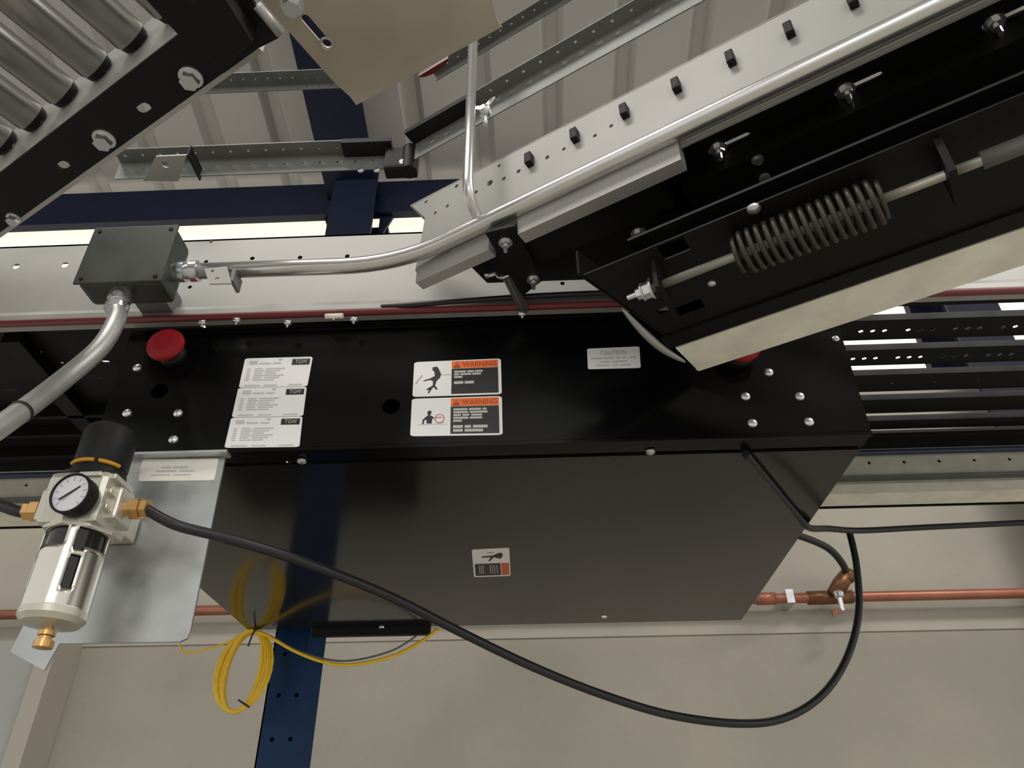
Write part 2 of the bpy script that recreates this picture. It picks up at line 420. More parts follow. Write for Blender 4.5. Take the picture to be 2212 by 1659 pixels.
# ================================================================== MAIN CONVEYOR
YR = 0.742                                  # outer face of the near side rail
Y0 = 0.748                                  # front face of the drive housing
ZB = Z + 0.604; ZT = Z + 0.748              # rail bottom / top
mc = thing('main_conveyor', 'long straight conveyor with galvanised side rails and black slatted bed', 'conveyor', (0, 1.05, ZB))
def yz(p): return V((p.x, YR, p.z))
hol = []
for (x, y, r) in ((35, 575, 8), (140, 572, 8), (410, 620, 5), (445, 565, 5), (545, 558, 5.5), (648, 556, 5.5), (750, 553, 5.5), (456, 522, 4), (1215, 612, 5)):
    hol.append(circ(yz(py(x, y, YR)), XA, UP, r / 1650 * 0.98, 10))
for k in range(9):
    for (h0) in (0.03, 0.1):
        hol.append(circ(V((0.62 + k * 0.12, YR, ZB + h0)), XA, UP, 0.003, 8))
        if k < 6: hol.append(circ(V((-1.35 + k * 0.12, YR, ZB + h0)), XA, UP, 0.003, 8))
plate('side_rail', [V((-1.6, YR, ZB)), V((1.7, YR, ZB)), V((1.7, YR, ZT)), V((-1.6, YR, ZT))], YA * 0.0012, 'galv_web', mc, hol, 'galvanised near side rail with punched holes')
# rolled bottom lip of the near rail
lip = [V((-1.6, 0, 0))]
lpv = []
lp = [(YR, 0.022), (YR - 0.006, 0.020), (YR - 0.010, 0.012), (YR - 0.010, 0.002), (YR - 0.006, -0.004), (YR + 0.003, -0.004)]
for x in (-1.6, 1.7):
    for y_, z_ in lp: lpv.append(V((x, y_, ZB + z_)))
raw('rail_lip', lpv, [(i, (i + 1) % 6, (i + 1) % 6 + 6, i + 6) for i in range(6)] + [tuple(range(6)), tuple(range(6, 12))], 'galv', mc)
box('rail_top_flange', V((-1.6, YR, ZT)), XA * 3.3, YA * 0.035, -UP * 0.003, 'galv_web', mc)
YF = 1.35
fh = [circ(V((-1.5 + 0.067 * k, YF, ZB + 0.088)), XA, UP, 0.0035, 8) for k in range(46)]
plate('side_rail', [V((-1.6, YF, ZB)), V((1.7, YF, ZB)), V((1.7, YF, ZT)), V((-1.6, YF, ZT))], YA * 0.003, 'galv_flange', mc, fh, 'far side rail with a row of holes')  # far rail, its flange and lip: paler colour stands in for missing light
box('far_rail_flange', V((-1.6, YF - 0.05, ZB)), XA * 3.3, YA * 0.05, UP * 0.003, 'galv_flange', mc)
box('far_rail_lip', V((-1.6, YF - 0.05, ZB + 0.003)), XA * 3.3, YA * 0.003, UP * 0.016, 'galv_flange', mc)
box('far_hole_blocker', V((-1.6, YF + 0.012, ZB)), XA * 3.3, YA * 0.003, UP * (ZT - ZB), 'black_matt', mc)  # added dark sheet blocking the bright wall behind the far rail holes
box('far_rail_ledge', V((-1.6, YF - 0.012, ZB + 0.048)), XA * 3.3, YA * 0.012, UP * 0.008, 'galv', mc)
# black bed slats right of the housing, with daylight gaps between them
HS = 0.722
rows = [(677, 731, 712), (741, 786, 771), (796, 843, 826), (850, 890, None), (896, 925, None), (928, 972, None)]
for a, b, hy in rows:
    ya, yb = pz(2000, a, HS).y, pz(2000, b, HS).y
    hs = []
    if hy:
        yh = pz(2000, hy, HS).y
        for g in range(7):
            for k in range(3):
                xx = pz(1862, 712, HS).x + g * 0.0725 + k * 0.0182 + (0.012 if hy > 750 else 0)
                if hy < 800: hs.append(slot(V((xx, yh, Z + HS)), XA, YA, 0.0085, 0.0075, 3))
                elif k == 1: hs.append(slot(V((xx, yh, Z + HS)), XA, YA, 0.004, 0.002, 3))
    plate('bed_slat', [V((0.30, ya, Z + HS)), V((1.68, ya, Z + HS)), V((1.68, yb, Z + HS)), V((0.30, yb, Z + HS))], UP * 0.0012, 'black_paint', mc, hs)
    box('slat_lip', V((0.30, ya, Z + HS - 0.010)), XA * 1.38, YA * 0.003, UP * 0.010, 'black_paint', mc)
    ya2 = ya
box('bed_slat', V((0.30, YR + 0.004, Z + HS)), XA * 1.38, YA * (pz(2000, 660, HS).y - YR - 0.004), UP * 0.003, 'black_paint', mc)
# cross members
for xx in (0.95, 1.5):
    box('cross_member', V((xx, YR + 0.003, Z + HS + 0.003)), XA * 0.05, YA * (YF - YR - 0.004), UP * 0.014, 'black_matt', mc)
box('bed_pan', V((-0.50, YR + 0.003, Z + HS)), XA * 0.80, YA * (YF - YR - 0.004), UP * 0.003, 'black_paint', mc)
# bed left of the housing: solid black pan with a few punched holes
hl = []
for (x, y, L, W_) in ((94, 784, 16, 9), (228, 782, 22, 9), (134, 785, 8, 9), (88, 760, 7, 7), (171, 760, 7, 6), (216, 817, 7, 7), (190, 890, 18, 6), (20, 843, 40, 5)):
    c = pz(x, y, HS); hl.append(slot(c, XA, YA, max(L, W_ + 1) / 1650 * 1.1, W_ / 1650 * 1.25, 3))
plate('bed_pan', [V((-1.58, YR + 0.09, Z + HS)), V((-0.505, YR + 0.09, Z + HS)), V((-0.505, YF - 0.002, Z + HS)), V((-1.58, YF - 0.002, Z + HS))], UP * 0.003, 'black_paint', mc, hl)
a = pz(0, 740, HS - 0.02); b = pz(190, 950, HS - 0.02)
dv = (b - a).normalized()
box('bed_brace', a, dv * (b - a).length, YA.cross(UP) * 0.03, UP * 0.018, 'black_paint', mc)
for y in (900, 940, 985):
    yy = pz(100, y, HS - 0.02).y
    box('bed_rib', V((-1.5, yy, Z + HS - 0.02)), XA * 0.97, YA * 0.008, UP * 0.019, 'black_paint', mc)
tube('air_tube', [V((-1.5, 1.335, Z + 0.706)), V((1.65, 1.335, Z + 0.706))], 0.006, 'blue_tube', mc, 8)

# red pull cord under the rail lip
zc = py(400, 688, YR - 0.012).z
rc = thing('pull_cord', 'thin red cord stretched along the lower edge of the galvanised rail', 'cord', (0, YR - 0.014, zc))
tube('cord', [V((-1.5, YR - 0.013, zc)), V((1.6, YR - 0.013, zc))], 0.0046, 'red_cord', rc, 8)
for (x, y) in ((722, 683), (438, 697), (512, 692), (622, 697), (765, 690), (1128, 678)):
    c = py(x, y, YR - 0.018)
    L = 0.022 if x == 722 else 0.008
    tube('cord_eye', [c - XA * L / 2, c + XA * L / 2], 0.0034, 'galv_flange' if x == 722 else 'zinc', rc, 8)
    tube('cord_eye_stem', [c, c - UP * 0.007], 0.0015, 'zinc', rc, 6)
bc = tube('rail_dark_line', [py(800, 664, YR + 0.004), py(860, 661, YR - 0.016), py(1000, 650, YR - 0.022), py(1180, 638, YR - 0.022), py(1360, 631, YR - 0.02), py(1500, 628, YR - .02)], 0.0034, 'rubber', None, 8, sub=5)  # dark tube tracing a thin dark line along the rail
tag(bc, 'thin dark line lying along the galvanised rail under the angled conveyor', 'cable')

# ================================================================== DRIVE HOUSING
H0 = 0.42
dh = thing('drive_housing', 'black glossy sheet-metal drive housing covered with warning stickers', 'housing', (0, 1.05, Z + H0))
xl = py(262, 782, Y0).x; xr = py(1880, 925, Y0).x
zf0 = Z + H0; zf1 = ZB - 0.006
holes = [circ(py(345, 845, Y0), XA, UP, 0.0105, 16), circ(py(845, 878, Y0), XA, UP, 0.0105, 16)]
plate('front_panel', [V((xl, Y0, zf0)), V((xr, Y0, zf0)), V((xr, Y0, zf1)), V((xl, Y0, zf1))], YA * 0.003, 'black_face', dh, holes)
box('top_hinge', V((xl + 0.02, Y0 - 0.004, zf1 - 0.012)), XA * (xr - xl - 0.04), YA * 0.004, UP * 0.010, 'black_face', dh)
box('bottom_return', V((xl, Y0, zf0 - 0.0005)), XA * (xr - xl), YA * 0.028, UP * 0.003, 'black_face', dh)
box('bottom_bead', V((xl, Y0 - 0.002, zf0 - 0.003)), XA * (xr - xl), YA * 0.005, UP * 0.004, 'black_face', dh)
pl0 = pz(430, 1265, H0); yfar = pz(1300, 1343, H0).y; ynear = Y0 + 0.034
plate('bottom_panel', [V((-0.556, ynear, zf0 - 0.002)), V((xr - 0.002, ynear, zf0 - 0.002)), V((xr - 0.002, yfar, zf0 - 0.002)), V((-0.556, yfar, zf0 - 0.002))], UP * 0.003, 'black_gloss', dh)
box('side_panel', V((xr - 0.003, Y0 + 0.003, zf0 + 0.002)), XA * 0.003, YA * (YF - Y0 - 0.05), UP * (zf1 - zf0 - 0.002), 'black_face', dh)
box('side_panel', V((xl, Y0 + 0.003, zf0 + 0.002)), XA * 0.003, YA * (YF - Y0 - 0.05), UP * (zf1 - zf0 - 0.002), 'black_face', dh)
box('inner_baffle', V((xl + 0.01, Y0 + 0.03, zf0 + 0.006)), XA * (xr - xl - 0.02), YA * 0.003, UP * (zf1 - zf0 - 0.01), 'black_matt', dh)
box('rear_panel', V((-0.556, yfar - 0.003, zf0 + 0.001)), XA * (xr + 0.554), YA * 0.003, UP * 0.10, 'black_face', dh)
# deeper edge lip at the far left part
b0 = pz(700, 1384, H0); b1 = pz(942, 1378, H0)
box('rear_lip', V((b0.x, yfar, zf0 - 0.016)), XA * (b1.x - b0.x), YA * 0.012, UP * 0.030, 'black_matt', dh)
for (x, y) in ((297, 795), (275, 893), (385, 893), (375, 950), (1660, 805), (1610, 857), (1727, 857), (1625, 915), (1747, 912)):
    put(SCREW, py(x, y, Y0), -YA, dh, 'screw')
for (x, y) in ((1805, 732),): put(SCREW, py(x, y, Y0), -YA, dh, 'screw', scale=0.8)
for (x, y) in ((652, 995), (1405, 975), (1305, 1340), (825, 1355)):
    put(SCREW if y < 1000 else SMALL, pz(x, min(y, 1332 if x > 1000 else y), H0 - 0.002), -UP, dh, 'screw', scale=1.0 if y < 1000 else 1.6)
# stop buttons
def estop(x, y, label):
    c = py(x, y, Y0 - 0.02); c.y = Y0
    b = lathe('stop_button', c, -YA, [(0.0, 0.008), (0.009, 0.008), (0.010, 0.018), (0.018, 0.019), (0.0225, 0.021), (0.0225, 0.024), (0.021, 0.027), (0.012, 0.029), (0, 0.0295)], 'red', dh, 28, label)
    lathe('button_collar', c, -YA, [(0.0, 0.0), (0.017, 0.0), (0.0165, 0.006), (0.0125, 0.009), (0.0, 0.009)], 'black_matt', b, 24)
estop(360, 748, 'red mushroom stop button')
estop(1600, 749, 'red mushroom stop button half hidden')
# ---- stickers
fn = -YA
def quad(pts): return [py(x, y, Y0) for x, y in pts]
for i, q in enumerate((((530, 775), (676, 771), (664, 835), (516, 838)), ((515, 839), (663, 836), (655, 899), (501, 902)), ((500, 903), (654, 900), (647, 966), (485, 968)))):
    s = Sticker('product_label', quad(q), fn, 'paper', dh, 'white printed data label')
    s.rect('logo_block', 0.71, 0.07, 0.97, 0.27, 'ink_black')
    s.text('logo_text', 'TGW', 0.76, 0.10, 0.93, 0.23, 'ink_white')
    s.lines('small_print', [(0.10, 0.05, [(0.08, 0.20)]), (0.17, 0.05, [(0.08, 0.20), (0.23, 0.40), (0.43, 0.55)]), (0.04, 0.06, [(0.50, 0.56)])], 'ink_light', 1)
    s.lines('spec_lines', [(0.36 + 0.075 * k, 0.04, [(0.07, 0.12), (0.18, 0.30 + 0.03 * (k % 2)), (0.34, 0.62 - 0.06 * (k % 3))]) for k in range(6)], 'ink_light', 1)
    s.lines('footer_line', [(0.92, 0.04, [(0.08, 0.30), (0.36, 0.55), (0.72, 0.92)])], 'ink_light', 1)
def warning(q, second):
    s = Sticker('warning_label', quad(q), fn, 'paper', dh, 'orange and black warning label with pictogram')
    s.rect('header_band', 0.435, 0.03, 0.965, 0.235, 'orange')
    s.rect('text_panel', 0.435, 0.245, 0.965, 0.955, 'ink_black')
    s.poly('alert_triangle', [(0.455, 0.225), (0.495, 0.055), (0.535, 0.225)], 'orange_dark', 2)
    s.text('alert_mark', '!', 0.488, 0.10, 0.502, 0.21, 'orange', 3)
    s.text('header_text', 'WARNING', 0.56, 0.07, 0.945, 0.20, 'orange_dark')
    if not second:
        s.lines('text_lines', [(0.31, 0.055, [(0.465, 0.60), (0.615, 0.69), (0.70, 0.79)]), (0.385, 0.055, [(0.465, 0.52), (0.535, 0.66), (0.67, 0.77)]), (0.46, 0.055, [(0.465, 0.56)]), (0.61, 0.075, [(0.465, 0.57), (0.585, 0.69)])], 'ink_white')
        # reaching figure
        s.poly('pictogram', [(0.215, 0.18), (0.265, 0.16), (0.285, 0.22), (0.315, 0.38), (0.305, 0.48), (0.265, 0.58), (0.25, 0.70), (0.28, 0.80), (0.265, 0.83), (0.235, 0.74), (0.205, 0.83), (0.185, 0.92), (0.170, 0.90), (0.19, 0.82), (0.165, 0.83), (0.155, 0.80), (0.225, 0.70), (0.225, 0.58), (0.195, 0.54), (0.12, 0.57), (0.115, 0.545), (0.19, 0.50), (0.245, 0.43), (0.235, 0.30), (0.215, 0.26)], 'ink_black')
        s.poly('pictogram', [(0.095, 0.39), (0.105, 0.41), (0.035, 0.64), (0.022, 0.63)], 'ink_grey')
        s.rect('pictogram', 0.30, 0.40, 0.43, 0.42, 'ink_light')
    else:
        s.lines('text_lines', [(0.30, 0.055, [(0.465, 0.62), (0.635, 0.77), (0.785, 0.83)]), (0.375, 0.055, [(0.465, 0.63), (0.645, 0.84)]), (0.45, 0.055, [(0.465, 0.55), (0.565, 0.64), (0.66, 0.78)]), (0.525, 0.055, [(0.465, 0.63), (0.645, 0.78)]), (0.60, 0.055, [(0.465, 0.56)]), (0.74, 0.075, [(0.465, 0.57), (0.59, 0.66), (0.68, 0.84)]), (0.84, 0.07, [(0.465, 0.57), (0.59, 0.79)])], 'ink_white')
        s.poly('pictogram', [(0.18, 0.37), (0.205, 0.33), (0.225, 0.37), (0.22, 0.43), (0.205, 0.455), (0.24, 0.50), (0.265, 0.56), (0.235, 0.545), (0.23, 0.68), (0.175, 0.68), (0.17, 0.57), (0.148, 0.60), (0.142, 0.69), (0.125, 0.69), (0.13, 0.58), (0.165, 0.50), (0.19, 0.455), (0.178, 0.42)], 'ink_black')
        ring = [(0.315 + 0.055 * math.cos(a), 0.56 + 0.125 * math.sin(a)) for a in [k * math.pi / 10 for k in range(20)]]
        s.poly('pictogram', ring, 'ink_red'); ring = [(0.315 + 0.043 * math.cos(a), 0.56 + 0.098 * math.sin(a)) for a in [k * math.pi / 10 for k in range(20)]]
        s.poly('pictogram', ring, 'paper', 2)
        s.rect('pictogram', 0.27, 0.52, 0.34, 0.545, 'ink_red', 3)
        s.rect('pictogram', 0.08, 0.695, 0.40, 0.71, 'ink_light')
warning(((895, 783), (1082, 775), (1084, 852), (891, 858)), False)
warning(((890, 862), (1084, 856), (1086, 940), (886, 943)), True)
s = Sticker('caution_label', quad(((1268, 754), (1381, 749), (1384, 795), (1270, 798))), fn, 'paper', dh, 'white caution label')
s.text('header_text', 'CAUTION', 0.25, 0.15, 0.74, 0.36, 'ink_grey')
s.lines('small_print', [(0.47, 0.07, [(0.06, 0.28), (0.31, 0.50), (0.55, 0.62), (0.66, 0.73), (0.80, 0.93)]), (0.65, 0.06, [(0.24, 0.42), (0.46, 0.76)]), (0.82, 0.06, [(0.16, 0.42), (0.48, 0.58), (0.62, 0.82)])], 'ink_light', 1)
q = [pz(x, y, H0 - 0.002) for x, y in ((1019, 1187), (1100, 1183), (1103, 1243), (1024, 1246))]
s = Sticker('warning_label', q, -UP, 'paper', dh, 'small warning label turned sideways on the glossy underside')
s.rect('text_panel', 0.05, 0.50, 0.74, 0.95, 'ink_black'); s.rect('header_band', 0.76, 0.50, 0.97, 0.95, 'red_orange')
s.lines('text_lines', [(0.55, 0.32, [(0.16, 0.18), (0.21, 0.23), (0.26, 0.28), (0.45, 0.47), (0.51, 0.53), (0.57, 0.59), (0.64, 0.66)])], 'ink_white')
s.poly('pictogram', [(0.25, 0.24), (0.55, 0.22), (0.72, 0.14), (0.80, 0.15), (0.82, 0.24), (0.76, 0.34), (0.66, 0.32), (0.58, 0.28), (0.46, 0.42), (0.42, 0.40), (0.50, 0.28), (0.25, 0.28)], 'ink_black')
s.rect('pictogram', 0.40, 0.10, 0.58, 0.14, 'ink_grey')

# ================================================================== ANGLED SPUR CONVEYOR (right)
OW = 0.508
sw0 = (psp(900, 600, OW)).dot(S); S1 = 1.25
sc = thing('spur_conveyor', 'angled black conveyor underside with galvanised rail, spring take-up and pale flange', 'conveyor', (0.5, 0.35, Z + 0.5))
def so(s_, h): return sp(s_, OW, h)
hb, ht = 0.587, 0.728
hw = psp(1800, 163, OW).z - Z
ph = []
# measured punched holes on the rail web
for (x, y, r) in ((920, 436, 5), (966, 445, 5.5), (940, 460, 5), (986, 402, 6), (1028, 415, 6), (1058, 395, 9), (1088, 386, 6), (1120, 370, 6), (1182, 340, 6), (1078, 358, 5), (1218, 322, 5), (1285, 293, 5), (1320, 272, 5)):
    ph.append(circ(psp(x, y, OW), S, UP, r / 1650 * 0.82, 8))
pegs = [(1147, 350), (1245, 298), (1352, 246), (1464, 191), (1581, 133), (1707, 72), (1843, 8)]
e_top, e_bot = psp(888, 432, OW), psp(898, 612, OW)
p_ur = sp(S1, OW, ht); p_lr = sp(S1, OW, hb)
p_lr = sp(S1, OW, hw)
plate('side_rail', [psp(897, 585, OW), sp(pz(1000, 560, hb).dot(S), OW, hw), p_lr, p_ur, V((e_top.x, e_top.y, Z + ht)) , psp(918, 470, OW)], N * 0.003, 'galv_web_dimmed', sc, ph, 'galvanised rail of the angled conveyor')
box('rail_top_flange', sp(e_top.dot(S), OW, ht), S * (S1 - e_top.dot(S)), N * 0.03, -UP * 0.003, 'galv_web', sc)
for (x, y) in pegs:
    c = psp(x, y, OW)
    cbox('rail_peg', c - N * 0.004, 0.0085, 0.010, 0.017, 'black_matt', sc, bevel=0.0015, axes=(S, N, UP))
# stiffening bead and pale lower flange with its cover
tube('rail_bead', [sp(sw0 + 0.05, OW - 0.001, hw + 0.004), sp(S1, OW - 0.001, hw + 0.004)], 0.0022, 'galv_web_dimmed', sc, 8)
c0 = pz(1120, 505, hb).dot(S); c1 = pz(1470, 340, hb).dot(S)
box('flange_cover', sp(c0, OW - 0.005, hb - 0.002), S * (c1 - c0), N * 0.016, UP * (hw - hb + 0.006), 'galv_web_dimmed', sc)
box('rail_foot', sp(sw0, OW - 0.001, hb), S * (c0 - 0.04 - sw0), N * 0.014, UP * (hw - hb + 0.004), 'galv_web_dimmed', sc)
for (x, y) in ((930, 540), (1280, 432), (1325, 350), (1110, 455), (1850, 118), (1748, 175)):
    put(lathe_me('rail_plug', [(0, 0), (0.0035, 0), (0.003, 0.001), (0, 0.001)], 8, 'galv_dull'), psp(x, y, OW - 0.001), -N, sc, 'rail_plug')
# upper pan with bolts standing in light slots
HP = 0.640
sb = [pz(x, y, HP) for x, y in ((1550, 318), (1828, 193), (2148, 52))]
st = (sb[2].dot(S) - sb[0].dot(S)) / 2; s0 = sb[0].dot(S); ob = sum(p.dot(N) for p in sb) / 3
sl = []
for k in range(-1, 6):
    sc_ = s0 + k * st
    if k >= 0: sl.append(slot(sp(sc_ + 0.012, ob, HP), S, N, 0.044, 0.0065))
def lim(off): # where the pan meets the main rail
    return (off * N.y - (YR - 0.004)) / (-S.y) * -1
# points at Y = YR-0.004 : s = (off*N.y - Y)/(-S.y)... Y = off*N.y + s*S.y
def sAtY(off, Y): return (Y - off * N.y) / S.y
YL = YR - 0.014
pan_o1 = 0.735
s_c = sw0 + 0.035; off_c = (YL - s_c * S.y) / N.y
plate('upper_pan', [sp(s_c, off_c, HP), sp(s_c, OW + 0.004, HP), sp(S1, OW + 0.004, HP), sp(S1, pan_o1, HP), sp(sAtY(pan_o1, YL), pan_o1, HP)], UP * 0.003, 'black_paint', sc, sl)
for k in range(0, 4):
    put(BOLT_S, sp(s0 + k * st, ob, HP), -UP, sc, 'bolt', spin=k * 0.4)
for (x, y) in ((1380, 503), (1092, 523)):
    if x > 1100: put(BOLT_S, pz(x, y, HP - 0.03), -UP, sc, 'bolt')
# bar below the rail
b0, b1 = pz(1075, 585, 0.600).dot(S), pz(1446, 425, 0.600).dot(S); bo = pz(1446, 450, 0.600).dot(N)
box('support_bar', sp(b0, OW + 0.02, 0.600), S * (b1 - b0), N * (bo - OW - 0.02), UP * 0.03, 'black_paint', sc)
box('support_bar', sp(b1 + 0.012, OW + 0.055, 0.612), S * (S1 - b1 - 0.02), N * 0.040, UP * 0.026, 'black_paint', sc)
# lower drive pan
HL = 0.500
a_ = pz(1252, 590, HL); b_ = pz(1466, 742, HL)
oA, oB = 0.512, 0.669
hl = [slot(pz(1455, 535, HL), S, N, 0.030, 0.026, 2)]
def rect_hole(x, y, L, W_): 
    c = pz(x, y, HL); return [c - S * L / 2 - N * W_ / 2, c + S * L / 2 - N * W_ / 2, c + S * L / 2 + N * W_ / 2, c - S * L / 2 + N * W_ / 2]
hl = [rect_hole(1455, 537, 0.026, 0.020), rect_hole(1490, 665, 0.028, 0.016), rect_hole(1432, 672, 0.012, 0.010)]
plate('drive_pan', [sp(a_.dot(S), oA, HL), sp(S1, oA, HL), sp(S1, oB, HL), sp(b_.dot(S), oB, HL)], UP * 0.0016, 'black_paint', sc, hl)
box('pan_inner', sp(b_.dot(S) + 0.01, oA + 0.01, HL + 0.03), S * (S1 - b_.dot(S) - 0.01), N * (oB - oA - 0.02), UP * 0.003, 'black_matt', sc)
box('pan_wall', sp(b_.dot(S) + 0.02, 0.60, HL + 0.033), S * (S1 - b_.dot(S) - 0.02), N * 0.003, UP * (HP - HL - 0.034), 'black_paint', sc)
box('pan_wall', sp(b_.dot(S), oB - 0.003, HL), S * (S1 - b_.dot(S)), N * 0.003, UP * (HP - HL), 'black_paint', sc)
box('pan_step', sp(b_.dot(S) - 0.012, oB - 0.024, HL - 0.003), S * (S1 - b_.dot(S)), N * 0.022, UP * 0.003, 'black_paint', sc)
# nose plate closing the slanted end, with a pale curved edge
ev = (b_ - a_)
box('nose_plate', a_, ev, UP * 0.03, V((ev.y, -ev.x, 0)).normalized() * -0.003, 'black_paint', sc)
k0, k1 = pz(1345, 668, HL - 0.004), pz(1480, 782, HL - 0.004)
cur = [k0, k0.lerp(k1, 0.35) + V((-0.003, 0.003, -0.001)), k0.lerp(k1, 0.7) + V((-0.004, 0.002, -0.002)), k1]
tube('nose_edge', spline(cur, 6), [0.001 + 0.0034 * math.sin(math.pi * i / 18) ** 0.8 for i in range(19)], 'galv', sc, 10)
# pale flange
f0 = pz(1482, 770, HL).dot(S)
plate('outer_flange', [sp(f0 - 0.003, 0.6705, HL - 0.002), sp(S1, 0.6705, HL - 0.002), sp(S1, 0.727, HL - 0.002), sp(f0 + 0.002, 0.727, HL - 0.002)], UP * 0.003, 'galv_flange', sc, (), 'pale galvanised bottom flange')
box('flange_web', sp(f0, 0.724, HL), S * (S1 - f0), N * 0.003, UP * 0.10, 'galv_flange', sc)
# pan screws
for (x, y, hh) in ((1636, 345, 0.612), (1652, 384, 0.612), (1628, 450, HL), (1537, 612, HL)):
    put(SCREW, pz(x, y, hh), -UP, sc, 'screw', scale=1.15 if y < 500 else 0.8)
# spring take-up
HR = HL - 0.022
r0 = pz(1400, 618, HR); r1 = pz(2212, 322, HR)
so_ = (r0.dot(N) + r1.dot(N)) / 2
def rs(x, y): return pz(x, y, HR).dot(S)
tube('tension_rod', [sp(rs(1400, 618), so_, HR), sp(S1 - 0.1, so_, HR)], 0.0042, 'cast', sc, 10, label='pale tension rod')
sa, sb_ = rs(1598, 540), rs(1898, 440)
turns = 15; sr = 0.0185
helix = []
for k in range(turns * 14 + 1):
    a = 2 * math.pi * k / 14
    helix.append(sp(sa + (sb_ - sa) * k / (turns * 14), so_, HR) + N * (sr * math.cos(a)) + UP * (sr * math.sin(a)))
tube('take_up_spring', helix, 0.0026, 'spring_steel', sc, 7, label='dark coil spring')
for ss in (sa - 0.003, sb_ + 0.003):
    tube('spring_washer', [sp(ss - 0.002, so_, HR), sp(ss + 0.002, so_, HR)], 0.0175, 'spring_steel', sc, 18)
tube('rod_sleeve', [sp(rs(2120, 350), so_, HR), sp(S1 - 0.1, so_, HR)], 0.0075, 'galv_dull', sc, 12)
gs = rs(2040, 375)
box('rod_guide', sp(gs, so_ - 0.022, HR - 0.018), S * 0.006, N * 0.044, UP * 0.040, 'black_paint', sc)
nc = sp(rs(1400, 620), so_, HR)
put(BOLT_B, nc + S * 0.004, -S, sc, 'rod_nut'); put(BOLT_S, nc - S * 0.006 + UP * 0.0, -S, sc, 'rod_nut')
box('rod_anchor', sp(rs(1420, 610), so_ - 0.016, HR - 0.014), S * 0.004, N * 0.032, UP * 0.036, 'black_paint', sc)

# ================================================================== ROLLER CONVEYOR (left)
lc = thing('roller_conveyor', 'angled roller conveyor seen from below with steel rollers and black flange', 'conveyor', (-0.5, 0.3, Z + 0.587))
HF = 0.587
sR = pz(600, 82, HF).dot(S); sL = -1.10
fo0, fo1 = 0.161, 0.2045
fhl = []
for (x, y, L) in ((137, 358, 0.016), (310, 235, 0.018), (512, 97, 0.022)):
    c = pz(x, y, HF); fhl.append(slot(c, S, N, L * 0.9, 0.009, 4))
plate('bottom_flange', [sp(sL, fo0, HF), sp(sR, fo0, HF), sp(sR, fo1, HF), sp(sL, fo1, HF)], UP * 0.003, 'black_paint', lc, fhl, 'black bottom flange with slots')
box('side_rail', sp(sL, 0.176, HF + 0.003), S * (sR - sL), N * 0.003, UP * 0.145, 'galv', lc)
box('flange_edge', sp(sL, fo1 + 0.0002, HF), S * (sR - sL - 0.02), N * 0.0045, UP * 0.012, 'galv', lc)
for (x, y) in ((413, 165), (226, 298)):
    put(BOLT_B, pz(x, y, HF), -UP, lc, 'bolt', spin=0.3)
for (x, y) in ((30, 470),): put(BOLT, pz(x, y, HF), -UP, lc, 'bolt')
HRo = 0.694; rr = 0.0175
sr0 = -0.509; prr = 0.0568
rme = lathe_me('roller_tube', [(0, 0), (rr - 0.002, 0), (rr, 0.003), (rr, 0.417), (rr - 0.002, 0.42), (0, 0.42)], 28, 'roller')
cme = lathe_me('roller_cap', [(0, -0.006), (rr - 0.003, -0.006), (rr - 0.001, 0.003), (0, 0.003)], 24, 'black_matt')
ame = lathe_me('axle_end', [(0, -0.014), (0.005, -0.014), (0.005, -0.004), (0, -0.004)], 6, 'zinc')
for k in range(-2, 11):
    c = sp(sr0 - k * prr + 0.028, 0.168, HRo)
    mw = basis(-N).to_4x4(); mw.translation = c
    if c.dot(S) > sR - 0.06: continue
    t = link('roller', rme, None, lc, mw.copy())
    link('roller_cap', cme, None, t, mw.copy()); link('axle_end', ame, None, t, mw.copy())
#box('bed_panel', sp(sL, -0.3, HRo + 0.030), S * (sR - sL), N * 0.47, UP * 0.003, 'galv_dull', lc)
# black bracket plates at the end of the roller conveyor
eb_ = thing('end_bracket', 'black slotted bracket plate bolted over the end of the roller conveyor', 'bracket', pz(480, 60, 0.58))
HB = 0.5835
plate('bracket_plate', [pz(405, 88, HB), pz(486, 152, HB), pz(560, 98, HB), pz(604, 76, HB), pz(560, 20, HB), pz(520, -60, HB), pz(270, -60, HB)], -UP * 0.004, 'black_paint', eb_, [slot(pz(512, 97, HB), S, N, 0.020, 0.009, 4)])
box('bracket_rib', pz(420, -20, HB - 0.004), (pz(500, 100, HB - 0.004) - pz(420, -20, HB - 0.004)), S * 0.03, -UP * 0.020, 'black_paint', eb_)
p0, p1 = pz(556, 12, HB - 0.004), pz(606, 72, HB - 0.004)
tube('bracket_edge', [p0, p1], 0.0042, 'galv', eb_, 8)
put(BOLT_B, pz(632, 8, 0.66), -UP, eb_, 'bolt')

# tan cover plate
HT = 0.70
tp = thing('cover_plate', 'tan sheet-metal cover plate with a slotted hole, top centre', 'plate', pz(800, 80, HT))
tl = [pz(x, y, HT) for x, y in ((540, -20), (618, 62), (720, 176), (757, 210), (1074, 42), (1050, -60), (560, -120))]
tl[0] = pz(548, -20, HT)
sv = (pz(712, 100, HT) - pz(652, 30, HT)); sd = sv.normalized(); sn = UP.cross(sd)
plate('sheet', tl, UP * 0.002, 'tan_plate', tp, [slot(pz(684, 68, HT), sd, sn, sv.length, 0.0085, 5)])
plate('folded_edge', [pz(757, 210, HT), pz(1074, 42, HT), pz(1074, 42, HT) + V((0.004, 0.008, -0.006)), pz(757, 210, HT) + V((0.004, 0.010, -0.007))], UP * 0.0015, 'tan_plate', tp)
tube('slot_rim', circ(pz(706, 95, HT - 0.0005), sd, sn, 0.0062, 16), 0.0012, 'tan_plate', tp, 6, closed=True)
rf = pz(935, 146, 0.74)
pts = []
